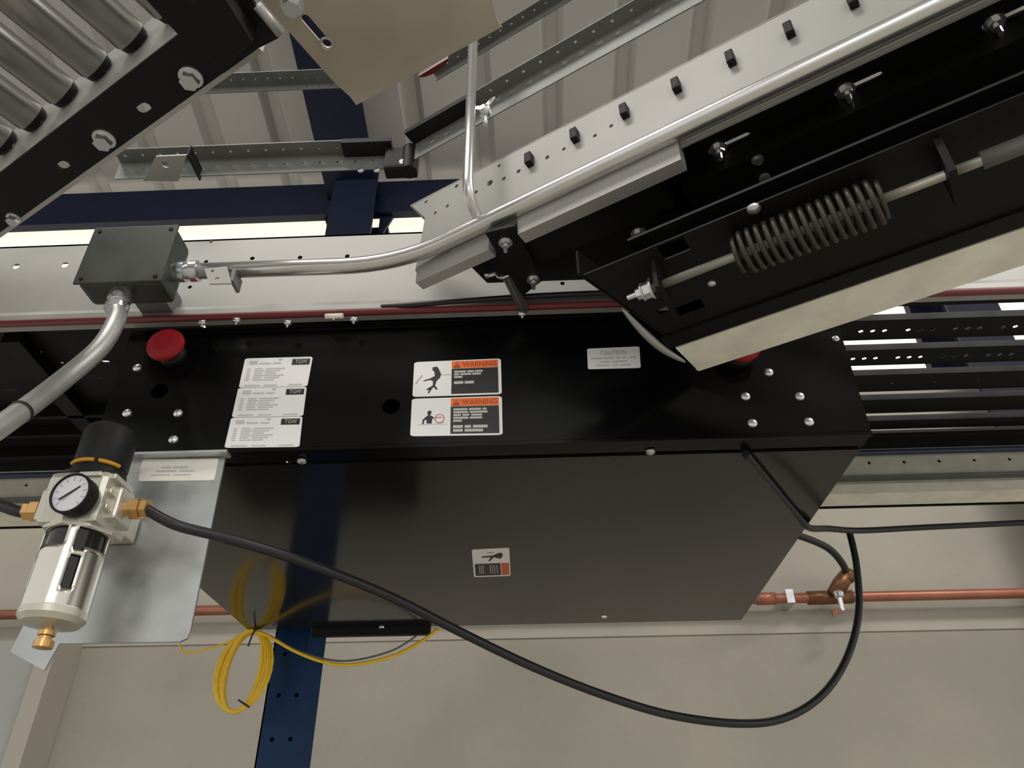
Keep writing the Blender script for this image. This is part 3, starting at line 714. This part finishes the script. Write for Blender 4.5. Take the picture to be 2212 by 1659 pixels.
for k in range(9):
    a = math.pi * k / 8; pts.append(rf + S * 0.020 * math.cos(a) + (N * 0.9 - UP * 0.1) * 0.007 * math.sin(a))
o = plate('reflector', pts, UP * 0.004, 'dark_red')
tag(o, 'small dark red reflector just behind the tan cover plate edge', 'reflector')

# ================================================================== GUARD RAILS
YG = 0.72
def perforated(name, label, p0, p1, web_dir, web_h, fl_dir, fl_w, mt='galv_dull', pit=0.0255, group=None, mt2=None):
    d = (p1 - p0); L = d.length; d = d.normalized()
    t = thing(name, label, 'guard rail', p0, group)
    n = int(L / pit)
    wh = [circ(p0 + d * (pit * (k + 0.5)) + web_dir * web_h * 0.5, d, web_dir, 0.0021, 8) for k in range(n)]
    plate('web', [p0, p1, p1 + web_dir * web_h, p0 + web_dir * web_h], fl_dir * 0.0015, mt, t, wh)
    fhh = [circ(p0 + d * (pit * (k + 0.5)) + fl_dir * fl_w * 0.55, d, fl_dir, 0.0019, 8) for k in range(n)]
    plate('flange', [p0, p1, p1 + fl_dir * fl_w, p0 + fl_dir * fl_w], web_dir * 0.0015, mt2 or mt, t, fhh)
    return t
g0 = py(262, 352, YG); g1 = py(838, 358, YG); g1.z = g0.z
gx = perforated('guard_rail', 'perforated grey guard rail running straight above the junction box', g0, V((g1.x, YG, g0.z)), -UP, 0.036, -YA, 0.025, group='perforated guard rails')
hg = g0.z - Z
q0 = psp(890, 350, 0.53); q0 = V((q0.x, q0.y, 0)); s_a = q0.dot(S)
gs_ = perforated('guard_rail', 'perforated grey guard rail angled along the spur with a shiny wing clamp', sp(s_a, 0.528, hg), sp(s_a + 0.75, 0.528, hg), -UP, 0.042, -N, 0.021, group='perforated guard rails')
# higher, farther rails
ga0 = py(440, 192, 0.95); ga1 = py(790, 176, 0.95)
gh = perforated('guard_rail', 'short high perforated rail between the roller conveyor and tan plate', V((ga0.x, 0.95, ga0.z)), V((ga1.x, 0.95, ga0.z)), -UP, 0.018, -YA, 0.034, group='perforated guard rails')
hb2 = ga0.z - Z
tube('hanger_rod', [V((ga1.x - 0.04, 0.94, ga0.z)), V((ga1.x - 0.04, 0.94, ZE + (YW - 0.94) * SL - 0.03))], 0.004, 'zinc', gh, 8)
o2 = pz(1150, 40, hb2).dot(N); s2 = pz(930, 150, hb2).dot(S)
perforated('guard_rail', 'high perforated rail angled behind the tan plate, top edge of frame', sp(s2, o2, hb2), sp(s2 + 0.9, o2, hb2), -UP, 0.018, -N, 0.024, group='perforated guard rails')
# hinge joint between the two rails
hj = thing('hinge_joint', 'black hinge bracket joining the straight and angled guard rails', 'hinge', py(868, 360, YG - 0.01))
ca = py(745, 334, YG - 0.003); cb = py(850, 334, YG - 0.003)
box('hinge_arm', V((ca.x, YG - 0.027, hg + Z - 0.009)), XA * (cb.x - ca.x), YA * 0.025, UP * 0.0085, 'black_matt', hj)
hc = py(868, 352, YG - 0.008)
cbox('hinge_block', hc, 0.046, 0.022, 0.042, 'black_matt', hj, bevel=0.004)
lathe('hinge_pin', hc + V((0.004, -0.011, -0.012)), -YA, [(0, 0), (0.0055, 0), (0.005, 0.002), (0, 0.002)], 'galv', hj, 12)
lathe('hinge_knuckle', hc + V((0.012, -0.004, -0.024)), UP, [(0, 0), (0.012, 0), (0.012, 0.046), (0, 0.046)], 'black_matt', hj, 16)
aa = sp(s_a + 0.004, 0.505, hg - 0.009)
box('hinge_arm', aa, S * 0.108, N * 0.021, UP * 0.0085, 'black_matt', hj)
for (x, y) in ((780, 368), (815, 368)): put(SMALL, py(x, y, YG), -YA, hj, 'screw', scale=1.4)
for ds in (0.035, 0.058): put(SMALL, sp(s_a + ds, 0.528, hg - 0.022), -N, hj, 'screw', scale=1.4)
# wing clamp
wc = psp(1049, 240, 0.498)
wg = thing('wing_clamp', 'shiny wing nut clamp hanging on the angled guard rail', 'clamp', wc)
lathe('clamp_body', wc, -N, [(0, -0.006), (0.007, -0.006), (0.0085, 0), (0.007, 0.005), (0.004, 0.008), (0, 0.008)], 'zinc', wg, 14)
for sg in (-1, 1):
    plate('wing', [wc + S * sg * 0.004 - N * 0.004, wc + S * sg * 0.016 + UP * 0.013 - N * 0.006, wc + S * sg * 0.011 + UP * 0.014 - N * 0.006, wc + UP * 0.006 - N * 0.004], N * 0.002, 'zinc', wg)
tube('clamp_screw', [wc - UP * 0.004, wc - UP * 0.026], 0.0028, 'zinc', wg, 8)
# small tab bracket
tb = thing('tab_bracket', 'small galvanised tab with one hole hanging from the straight guard rail', 'bracket', py(355, 365, YG - 0.03))
tq = [pz(x, y, hg - 0.040) for x, y in ((337, 338), (403, 335), (385, 392), (309, 391))]
plate('tab', tq, UP * 0.002, 'galv', tb, [circ(pz(357, 356, hg - 0.040), XA, YA, 0.0052, 12)])
plate('tab_side', [tq[1], tq[2], tq[2] + UP * 0.02 + XA * 0.004, tq[1] + UP * 0.02 + XA * 0.004], XA * 0.002, 'black_matt', tb)

# ================================================================== JUNCTION BOX AND CONDUITS
YJ = 0.640
jb = thing('junction_box', 'square galvanised junction box on the main rail with two conduits', 'junction box', py(265, 575, YJ))
c00, c10 = py(203, 491, YJ), py(366, 488, YJ); c01 = py(160, 613, YJ)
jx0, jx1 = (c00.x + c01.x) / 2 , py(345, 614, YJ).x; jz1, jz0 = (c00.z + c10.z) / 2, c01.z
jc = V(((jx0 + jx1) / 2, YJ + 0.021, (jz0 + jz1) / 2)); jw, jh = jx1 - jx0, jz1 - jz0
cbox('box_body', jc + V((0, 0.002, 0)), jw - 0.004, 0.040, jh - 0.004, 'galv_box', jb, bevel=0.006)
cv = cbox('cover', V((jc.x, YJ + 0.001, jc.z)), jw, 0.003, jh, 'galv_box', jb, bevel=0.0012)
for sx in (-1, 1):
    for sz in (-1, 1):
        lathe('cover_screw', V((jc.x + sx * (jw / 2 - 0.008), YJ - 0.0005, jc.z + sz * (jh / 2 - 0.007))), -YA, [(0, 0), (0.0028, 0), (0.0022, 0.0012), (0, 0.0013)], 'black_matt', cv, 8)
def connector(name, c, ax, parent, s=1.0):
    return lathe(name, c, ax, [(0, 0), (0.012 * s, 0), (0.012 * s, 0.006 * s), (0.0135 * s, 0.007 * s), (0.0135 * s, 0.014 * s), (0.010 * s, 0.015 * s), (0.010 * s, 0.020 * s), (0.0135 * s, 0.021 * s), (0.0135 * s, 0.030 * s), (0.0105 * s, 0.031 * s), (0, 0.031 * s)], 'zinc', parent, 20)
YC = 0.664
cbox('standoff', V((jc.x, (YJ + 0.042 + YR) / 2, jc.z)), 0.04, YR - YJ - 0.043, 0.03, 'galv_dull', jb)
zcn = py(600, 580, YC).z
kx = jx1 - 0.002
connector('connector', V((kx, YC, zcn)), XA, jb, 0.95)
# rigid conduit: along the rail, then bending to follow the spur
hcz = zcn - Z
oc = 0.4965
xb = py(800, 578, YC).x
line = [V((kx + 0.02, YC, zcn)), V((kx + 0.1, YC, zcn))]
sI = sAtY(oc, YC); pI = sp(sI, oc, hcz)          # corner of the two straight runs
bl = 0.07
curve = []
for k in range(9):
    t = k / 8; a = pI - XA * bl; b = pI + S * bl
    curve.append(a * (1 - t) ** 2 + pI * 2 * t * (1 - t) + b * t ** 2)
line = [V((kx + 0.02, YC, zcn))] + curve + [sp(S1 + 0.2, oc, hcz)]
o = tube('rigid_conduit', line, 0.0098, 'conduit', None, 18)
tag(o, 'long galvanised conduit leaving the junction box and bending along the angled rail', 'conduit')
sw = thing('conduit_strap', 'flat galvanised strap holding the long conduit beside the junction box', 'strap', py(470, 590, YC))
ax0 = py(440, 572, YC - 0.012); 
plate('strap_plate', [py(441, 580, YC - 0.0105), py(490, 575, YC - 0.0105), py(500, 612, YC - 0.0105), py(452, 613, YC - 0.0105)], YA * 0.002, 'galv_web', sw, [circ(py(469, 602, YC - 0.0105), XA, UP, 0.0026, 8), circ(py(459, 585, YC - 0.0105), XA, UP, 0.002, 8)])
box('strap_leg', py(496, 606, YC - 0.0105) , XA * 0.004, YA * 0.022, UP * 0.018, 'galv_dull', sw)
# flexible conduit from the bottom of the box, coming towards the viewer
fx = py(262, 636, YJ + 0.02)
cb_ = V((fx.x, YJ + 0.020, jz0 + 0.003))
connector('connector', cb_, -UP, jb, 0.95)
pth = [cb_ - UP * 0.026, py(252, 690, YJ + 0.01), py(215, 752, YJ - 0.01), py(130, 825, YJ - 0.04), py(40, 893, YJ - 0.08), py(-70, 965, YJ - 0.12), py(-250, 1050, YJ - 0.16)]
o = tube('flexible_conduit', pth, 0.0098, 'conduit_flex', None, 18, sub=8)
tag(o, 'thick grey flexible conduit curving down left from the junction box', 'conduit')
tie_c = py(44, 890, YJ - 0.078); tie_d = (py(40, 893, YJ - 0.08) - py(130, 825, YJ - 0.04)).normalized()
o = tube('cable_tie', [tie_c - tie_d * 0.0018, tie_c + tie_d * 0.0018], 0.0108, 'rubber', None, 18)
tag(o, 'black cable tie around the thick flexible conduit at left', 'cable tie')
# thin vertical conduit bending back to the main rail
vp = [py(1008, 20, 0.58), py(1009, 250, 0.58)]
vx = py(1010, 425, 0.58)
vtop = V((vx.x, 0.58, py(1008, 20, 0.58).z)); vend = py(1133, 672, YR - 0.012)
cur = []
d0, d1 = V((0, 0, 1)), (vend - vx).normalized()
for k in range(7):
    t = k / 6; a = vx + d0 * 0.025; b = vx + d1 * 0.025
    cur.append(a * (1 - t) ** 2 + vx * 2 * t * (1 - t) + b * t ** 2)
vc = thing('bent_conduit', 'thin vertical conduit crossing in front of the angled rail and bending back', 'conduit', vend)
tube('pipe', [vtop] + cur + [vend], 0.0062, 'conduit', vc, 14)
cc = py(1100, 598, YR - 0.05)
ub = thing('pipe_clamp', 'black bracket with bolts and a u-bolt around the thin bent conduit', 'clamp', cc)
kq = [pz(1048, 503, 0.592), pz(1113, 488, 0.592), pz(1172, 606, 0.592), pz(1128, 640, 0.592)]
plate('bracket_plate', kq, UP * 0.004, 'black_paint', ub)
put(BOLT_S, pz(1092, 523, 0.592), -UP, ub, 'bolt', scale=0.85); put(BOLT_S, pz(1152, 603, 0.592), -UP, ub, 'bolt', scale=0.85)
um = vx.lerp(vend, 0.635)
uu = (kq[1] - kq[0]).normalized()
arc = []
vdir = d1; side = vdir.cross(UP).normalized(); dn = vdir.cross(side).normalized()
if dn.z > 0: dn = -dn
for k in range(11):
    a = math.pi * k / 10; arc.append(um + side * 0.0098 * math.cos(a) + dn * 0.0098 * math.sin(a))
arc = [arc[0] - dn * 0.014] + arc + [arc[-1] - dn * 0.014]
tube('u_bolt', arc, 0.0022, 'zinc', ub, 8)
tube('clamp_nut', [um + side * -0.012 - dn * 0.004, um + side * -0.026 - dn * 0.004], 0.0036, 'zinc', ub, 6)

# ================================================================== AIR FILTER REGULATOR
YP = 0.752
mp_ = thing('mounting_plate', 'galvanised mounting plate hanging under the black housing behind the regulator', 'bracket', py(380, 990, YP))
pp = [(248, 988), (488, 985), (412, 1362), (404, 1379), (388, 1385), (128, 1390), (95, 1448), (22, 1408), (62, 1330)]
xlP = py(252, 985, YP).x
ptsP = [py(x, y, YP) for x, y in ((486, 990), (411, 1362), (404, 1379), (388, 1386), (128, 1390), (95, 1448), (22, 1408), (64, 1325), (190, 1010), (196, 992))]
plate('sheet', ptsP, YA * 0.003, 'galv_plate', mp_)
tp0, tp1 = py(205, 990, YP), py(497, 986, YP)
box('top_flange', V((tp0.x, YP - 0.012, tp1.z - 0.0005)), XA * (tp1.x - tp0.x), YA * 0.015, UP * 0.003, 'galv_plate', mp_)
ql = [py(x, y, YP) for x, y in ((308, 993), (473, 991), (463, 1038), (299, 1040))]
s = Sticker('plate_label', ql, -YA, 'paper_cream', mp_, 'cream paper label')
s.lines('small_print', [(0.35, 0.08, [(0.28, 0.40), (0.43, 0.62)]), (0.52, 0.08, [(0.22, 0.48), (0.52, 0.72)]), (0.70, 0.06, [(0.15, 0.40), (0.45, 0.68)])], 'ink_light', 1)
YQ = 0.690
ax = py(140, 1250, YQ); AX = ax.x
def zr(y, x=150): return py(x, y, YQ).z
fr = thing('filter_regulator', 'silver air filter regulator with round gauge and slotted bowl guard', 'regulator', V((AX, YQ, zr(1385))))
z_bt, z_bb = zr(1150), zr(1330)
R_ = 0.0292
# bowl guard: metal shell with real openings
seg = 60; nz_ = 18
vs, fs = [], []
def ang(k): return -math.pi / 2 + 2 * math.pi * k / seg      # k=0 faces the viewer
for j in range(nz_ + 1):
    for k in range(seg):
        a = ang(k); vs.append(V((AX + R_ * math.cos(a), YQ + R_ * math.sin(a), z_bb + (z_bt - z_bb) * j / nz_)))
def open_cell(k, j):
    kk = (k + seg // 2) % seg - seg // 2
    t = (j + 0.5) / nz_
    for base in (0, 15, 30, 45):
        d = (kk - base + seg // 2) % seg - seg // 2
        if base == 0 and -7 <= d <= 1 and t > 0.72 and t < 0.97: return True
        if 5 <= d <= 7 and (0.66 < t < 0.94 or 0.22 < t < 0.62): return True
        if base and -7 <= d <= 1 and 0.72 < t < 0.97: return True
    return False
for j in range(nz_):
    for k in range(seg):
        if not open_cell(k, j): fs.append((j * seg + k, j * seg + (k + 1) % seg, (j + 1) * seg + (k + 1) % seg, (j + 1) * seg + k))
bg_ = raw('bowl_guard', vs, fs, 'chrome_bowl', fr, smooth=True)
md = bg_.modifiers.new('shell', 'SOLIDIFY'); md.thickness = 0.0015; md.offset = -1
lathe('bowl', V((AX, YQ, z_bb + 0.002)), UP, [(0, 0), (R_ - 0.004, 0), (R_ - 0.0035, 0.004), (R_ - 0.0035, z_bt - z_bb - 0.002), (0, z_bt - z_bb - 0.002)], 'smoked', fr, 32)
lathe('bowl_base', V((AX, YQ, z_bb)), -UP, [(0, -0.003), (R_ + 0.0004, -0.003), (R_, 0.003), (R_ * 0.86, 0.008), (R_ * 0.42, 0.010), (0, 0.0102)], 'cast', fr, 40)
lathe('drain_valve', V((AX, YQ, z_bb - 0.009)), -UP, [(0, 0), (0.004, 0), (0.004, 0.004), (0.0075, 0.005), (0.0075, 0.009), (0.0055, 0.010), (0.0055, 0.013), (0.0085, 0.0135), (0.0085, 0.020), (0.004, 0.021), (0, 0.021)], 'brass', fr, 12)
# cast body
zb1 = zr(1048, 200)
bc_ = V((AX, YQ, (z_bt + zb1) / 2)); bh = zb1 - z_bt
cbox('body', bc_, 0.062, 0.058, bh + 0.004, 'cast', fr, bevel=0.007)
lathe('bowl_ring', V((AX, YQ, z_bt - 0.004)), UP, [(0, 0), (R_ + 0.003, 0), (R_ + 0.004, 0.004), (R_ + 0.004, 0.011), (R_ + 0.001, 0.014), (0, 0.014)], 'cast', fr, 8)
for zz in (0.012, 0.028, 0.044):
    cbox('body_rib', V((AX + 0.0315, YQ - 0.008, z_bt + zz + 0.004)), 0.008, 0.036, 0.006, 'cast', fr, bevel=0.0015)
    cbox('body_rib', V((AX + 0.012, YQ - 0.0295, z_bt + zz + 0.004)), 0.022, 0.006, 0.005, 'cast', fr, bevel=0.0012)
cbox('side_port', bc_ + V((0.034, 0, -0.002)), 0.014, 0.034, 0.034, 'cast', fr, bevel=0.003)
cbox('side_port', bc_ + V((-0.034, 0, -0.002)), 0.014, 0.034, 0.034, 'cast', fr, bevel=0.003)
cbox('mount_block', bc_ + V((0.006, 0.043, 0.0)), 0.036, 0.034, 0.03, 'cast', fr, bevel=0.003)
pc = bc_ + V((0.041, 0, -0.002))
lathe('brass_fitting', pc, XA, [(0, 0), (0.008, 0), (0.008, 0.004), (0.0115, 0.005), (0.0115, 0.014), (0.008, 0.015), (0.0095, 0.0155), (0.0095, 0.022), (0, 0.022)], 'brass', fr, 6)
pc2 = bc_ + V((-0.041, 0, -0.002))
lathe('brass_fitting', pc2, -XA, [(0, 0), (0.008, 0), (0.008, 0.004), (0.0115, 0.005), (0.0115, 0.014), (0.008, 0.015), (0.0095, 0.0155), (0.0095, 0.022), (0, 0.022)], 'brass', fr, 6)
# knob
lathe('bonnet', V((AX, YQ, zb1)), UP, [(0, 0), (0.024, 0), (0.027, 0.004), (0.027, 0.012), (0.0245, 0.016), (0, 0.016)], 'black_matt', fr, 32)
kn = lathe('knob', V((AX, YQ, zb1 + 0.0155)), UP, [(0, 0), (0.0255, 0), (0.0265, 0.003), (0.0265, 0.042), (0.024, 0.047), (0, 0.048)], 'black_matt', fr, 32)
# yellow lock ring in two arcs
for a0, a1 in ((-2.35, -1.30), (-1.15, -0.35)):
    arc = [V((AX + 0.0268 * math.cos(a0 + (a1 - a0) * k / 14), YQ + 0.0268 * math.sin(a0 + (a1 - a0) * k / 14), zb1 + 0.0155)) for k in range(15)]
    tube('lock_ring', arc, 0.0022, 'amber', fr, 8)
# gauge
gn = V((-0.10, -1, -0.05)).normalized()
gc = py(155, 1067, 0.645)
lathe('gauge_stem', gc - gn * 0.030, gn, [(0, -0.006), (0.006, -0.006), (0.006, 0.016), (0, 0.016)], 'brass', fr, 8)
ga = lathe('gauge', gc, gn, [(0, -0.016), (0.016, -0.016), (0.0195, -0.012), (0.0205, 0.0), (0.0205, 0.003), (0.0185, 0.0035), (0.0183, 0.001), (0, 0.001)], 'black_matt', fr, 36)
lathe('dial', gc, gn, [(0, 0.0012), (0.0183, 0.0012), (0.0183, 0.0018), (0, 0.0018)], 'dial', ga, 36)
gb = basis(gn, UP); gx_, gy_ = gb.col[1], gb.col[0]
for k in range(11):
    a = math.radians(-135 + 27 * k); d_ = (gx_ * math.sin(a) + gy_ * math.cos(a)); e_ = gn.cross(d_)
    c = gc + gn * 0.0019 + d_ * 0.0145
    box('dial_mark', c - d_ * 0.0018 - e_ * 0.0004, d_ * 0.0036, e_ * 0.0008, gn * 0.0002, 'ink_grey', ga)
nd = (py(173, 1062, 0.645) - py(124, 1092, 0.645)).normalized(); ne = gn.cross(nd)
box('needle', gc + gn * 0.0026 - nd * 0.011 - ne * 0.0009, nd * 0.022, ne * 0.0018, gn * 0.0006, 'ink_black', ga)

# ================================================================== HOSES AND CABLES
hp = [pc + XA * 0.018]
for (x, y, Y) in ((380, 1134, .69), (480, 1160, .705), (600, 1195, .735), (700, 1230, .77), (850, 1292, .84), (1000, 1368, .91), (1150, 1440, .97), (1300, 1500, 1.02), (1450, 1545, 1.06), (1600, 1563, 1.09), (1700, 1549, 1.12), (1780, 1497, 1.14), (1832, 1415, 1.16), (1855, 1320, 1.17), (1850, 1220, 1.18), (1834, 1146, 1.19)):
    hp.append(py(x, y, Y))
o = tube('air_hose', hp, 0.0054, 'rubber', None, 12, sub=6)
tag(o, 'long black air hose looping from the regulator to the right of the housing', 'hose')
o = tube('air_hose', [pc2 - XA * 0.018, py(40, 1105, YQ), py(-30, 1085, YQ), py(-200, 1060, YQ + 0.02)], 0.0058, 'rubber', None, 12, sub=6)
tag(o, 'short black air hose entering the regulator from the left frame edge', 'hose')
cpath = [pz(1610, 980, H0 - 0.006), pz(1660, 1040, H0 - 0.006), pz(1720, 1112, H0 - 0.006), pz(1748, 1140, H0 - 0.008), py(1790, 1142, 1.08), py(1860, 1146, 1.14), py(2000, 1139, 1.18), py(2212, 1129, 1.2), py(2500, 1115, 1.2)]
o = tube('black_cable', cpath, 0.0047, 'rubber', None, 10, sub=6)
tag(o, 'black cable crossing the glossy underside and running level to the right edge', 'cable')
vh = [py(1690, 1148, YW - 0.25), py(1740, 1162, YW - 0.22), py(1790, 1185, YW - 0.17), py(1820, 1218, YW - 0.12), py(1831, 1246, YW - 0.09)]
o = tube('air_hose', vh, 0.0095, 'rubber', None, 10, sub=6)
tag(o, 'short black hose dropping to the brass valve on the copper pipe', 'hose')
vv = thing('pipe_valve', 'dark bronze valve with chrome drain fitting on the copper pipe', 'valve', py(1805, 1285, YW - 0.08))
tube('valve_body', [py(1831, 1240, YW - 0.09), py(1815, 1262, YW - 0.085), py(1798, 1284, YW - 0.075)], [0.019, 0.021, 0.016], 'bronze', vv, 8)
tube('valve_elbow', [py(1830, 1232, YW - 0.09), py(1832, 1256, YW - 0.09)], 0.0165, 'bronze', vv, 6)
tube('valve_tee', [py(1745, 1292, YW - 0.05), py(1840, 1289, YW - 0.05)], 0.0185, 'bronze', vv, 12)
lathe('drain_fitting', py(1810, 1278, YW - 0.105), -UP, [(0, 0), (0.012, 0), (0.014, 0.004), (0.012, 0.014), (0.007, 0.018), (0.007, 0.050), (0, 0.050)], 'zinc', vv, 12)
plate('valve_lever', [py(x, y, YW - 0.11) for x, y in ((1797, 1318), (1815, 1314), (1820, 1318), (1800, 1331))], YA * 0.006, 'bronze', vv)

# yellow cable coil
YCo = yfar + 0.004
cl = thing('yellow_cable', 'yellow cable wound into an oval coil hanging beside the blue post', 'cable', py(527, 1450, YCo))
cen = py(527, 1449, YCo); rw = 0.046; rhh = 0.071
path = []
turns = 17
for k in range(turns * 24 + 1):
    a = math.pi / 2 + 2 * math.pi * k / 24
    t = int(k / 24); fr_ = (k % 24) / 24
    jr = lambda q: math.sin(q * 12.9898) * 0.5
    j0 = 1 + 0.42 * (jr(t + 1.3) * (1 - fr_) + jr(t + 2.3) * fr_)
    squeeze = 1.0 - 0.16 * abs(math.sin(a)) * (j0 - 1) * 4
    x = rw * j0 * math.cos(a) * (0.86 + 0.10 * jr(t * 3.1))
    z = rhh * (1 + 0.04 * jr(t + 5.0)) * math.sin(a)
    y = 0.020 * (jr(t * 1.7 + 0.4) * (1 - fr_) + jr((t + 1) * 1.7 + 0.4) * fr_)
    path.append(cen + V((x + z * 0.06, y - 0.002, z)))
tail = [py(590, 1380, YCo - 0.006), py(640, 1408, YCo - 0.01), py(700, 1430, YCo - 0.012), py(760, 1436, YCo - 0.012), py(840, 1420, YCo - 0.01), py(900, 1392, YCo - 0.005), py(948, 1358, YCo + 0.0)]
path += spline([path[-1], path[-1] + V((0.02, -0.004, -0.006))] + tail, 6)
lead = spline([py(388, 1392, YCo), py(400, 1409, YCo), py(440, 1404, YCo), py(490, 1388, YCo), path[0]], 6)
tube('coil', path, 0.0031, 'yellow', cl, 8)
tube('lead_end', lead, 0.0020, 'yellow', cl, 8)
tube('dark_strand', [py(585, 1374, YCo + .004), py(650, 1408, YCo), py(740, 1428, YCo - .002), py(840, 1408, YCo), py(905, 1370, YCo + 0.004), py(935, 1345, YCo + 0.006)], 0.0018, 'galv_dull', cl, 6, sub=6)
for (x, y, dx, dy) in ((546, 1374, 10, -22), (527, 1520, 12, 8)):
    c = py(x, y, YCo - 0.012)
    p0 = py(x - dx, y - dy, YCo - 0.012); p1 = py(x + dx, y + dy, YCo - 0.012)
    tube('cable_tie', [p0, c - YA * 0.004, p1], 0.0017, 'rubber', cl, 6, sub=4)

# blue post
YB = 1.50
p0, p1 = py(553, 1659, YB), py(640, 1659, YB)
bx0, bx1 = (py(590, 1380, YB).x + p0.x) / 2, py(668, 1380, YB).x
bp_ = thing('blue_post', 'blue steel rack post with paired holes below the black housing', 'post', V((bx0, YB, FLOOR)))
bxw = bx1 - bx0
bh_ = []
zk = py(618, 1502, YB).z; dzk = zk - py(604, 1597, YB).z
for k in range(-2, 14):
    for xx in (0.36, 0.86):
        zz = zk - dzk * k
        if FLOOR + 0.05 < zz < ZB - 0.05: bh_.append(circ(V((bx0 + bxw * xx, YB, zz)), XA, UP, 0.0042, 10))
plate('front_face', [V((bx0, YB, FLOOR)), V((bx1, YB, FLOOR)), V((bx1, YB, ZB)), V((bx0, YB, ZB))], YA * 0.003, 'blue_post', bp_, bh_)
plate('side_flange', [V((bx1, YB, FLOOR)), V((bx1 + 0.022, YB + 0.03, FLOOR)), V((bx1 + 0.022, YB + 0.03, ZB)), V((bx1, YB, ZB))], V((-0.002, 0.002, 0)), 'blue_post', bp_)
plate('side_flange', [V((bx0, YB, FLOOR)), V((bx0, YB + 0.07, FLOOR)), V((bx0, YB + 0.07, ZB)), V((bx0, YB, ZB))], V((0.003, 0, 0)), 'blue_post', bp_)
box('back_face', V((bx0 + .003, YB + 0.03, FLOOR)), XA * (bxw + 0.015), YA * 0.003, UP * (ZB - FLOOR), 'blue_post', bp_)
box('base_plate', V((bx0 - 0.02, YB - 0.02, FLOOR)), XA * 0.13, YA * 0.11, UP * 0.008, 'blue_post', bp_)
# cabinet by the wall, below the frame: the glossy underside mirrors it
kb = thing('floor_cabinet', 'dark cabinet by the wall, mirrored in the glossy black underside', 'cabinet', V((-0.5, 1.9, FLOOR)))
kx0, kx1, ky = -0.86, py(858, 1100, 1.78).x, 1.78
box('cabinet_body', V((kx0, ky + 0.02, FLOOR + 0.06)), XA * (kx1 - kx0), YA * 0.28, UP * 1.42, 'black_matt', kb)
box('plinth', V((kx0 + 0.02, ky + 0.04, FLOOR)), XA * (kx1 - kx0 - 0.04), YA * 0.24, UP * 0.06, 'black_matt', kb)
for i in (0, 1):
    dw = (kx1 - kx0) / 2
    dd = box('door', V((kx0 + i * dw + 0.002, ky, FLOOR + 0.08)), XA * (dw - 0.004), YA * 0.018, UP * 1.38, 'black_matt', kb)
    box('handle', V((kx0 + dw + (-0.03 if i == 0 else 0.02), ky - 0.02, FLOOR + 0.72)), XA * 0.01, YA * 0.02, UP * 0.12, 'zinc', dd)
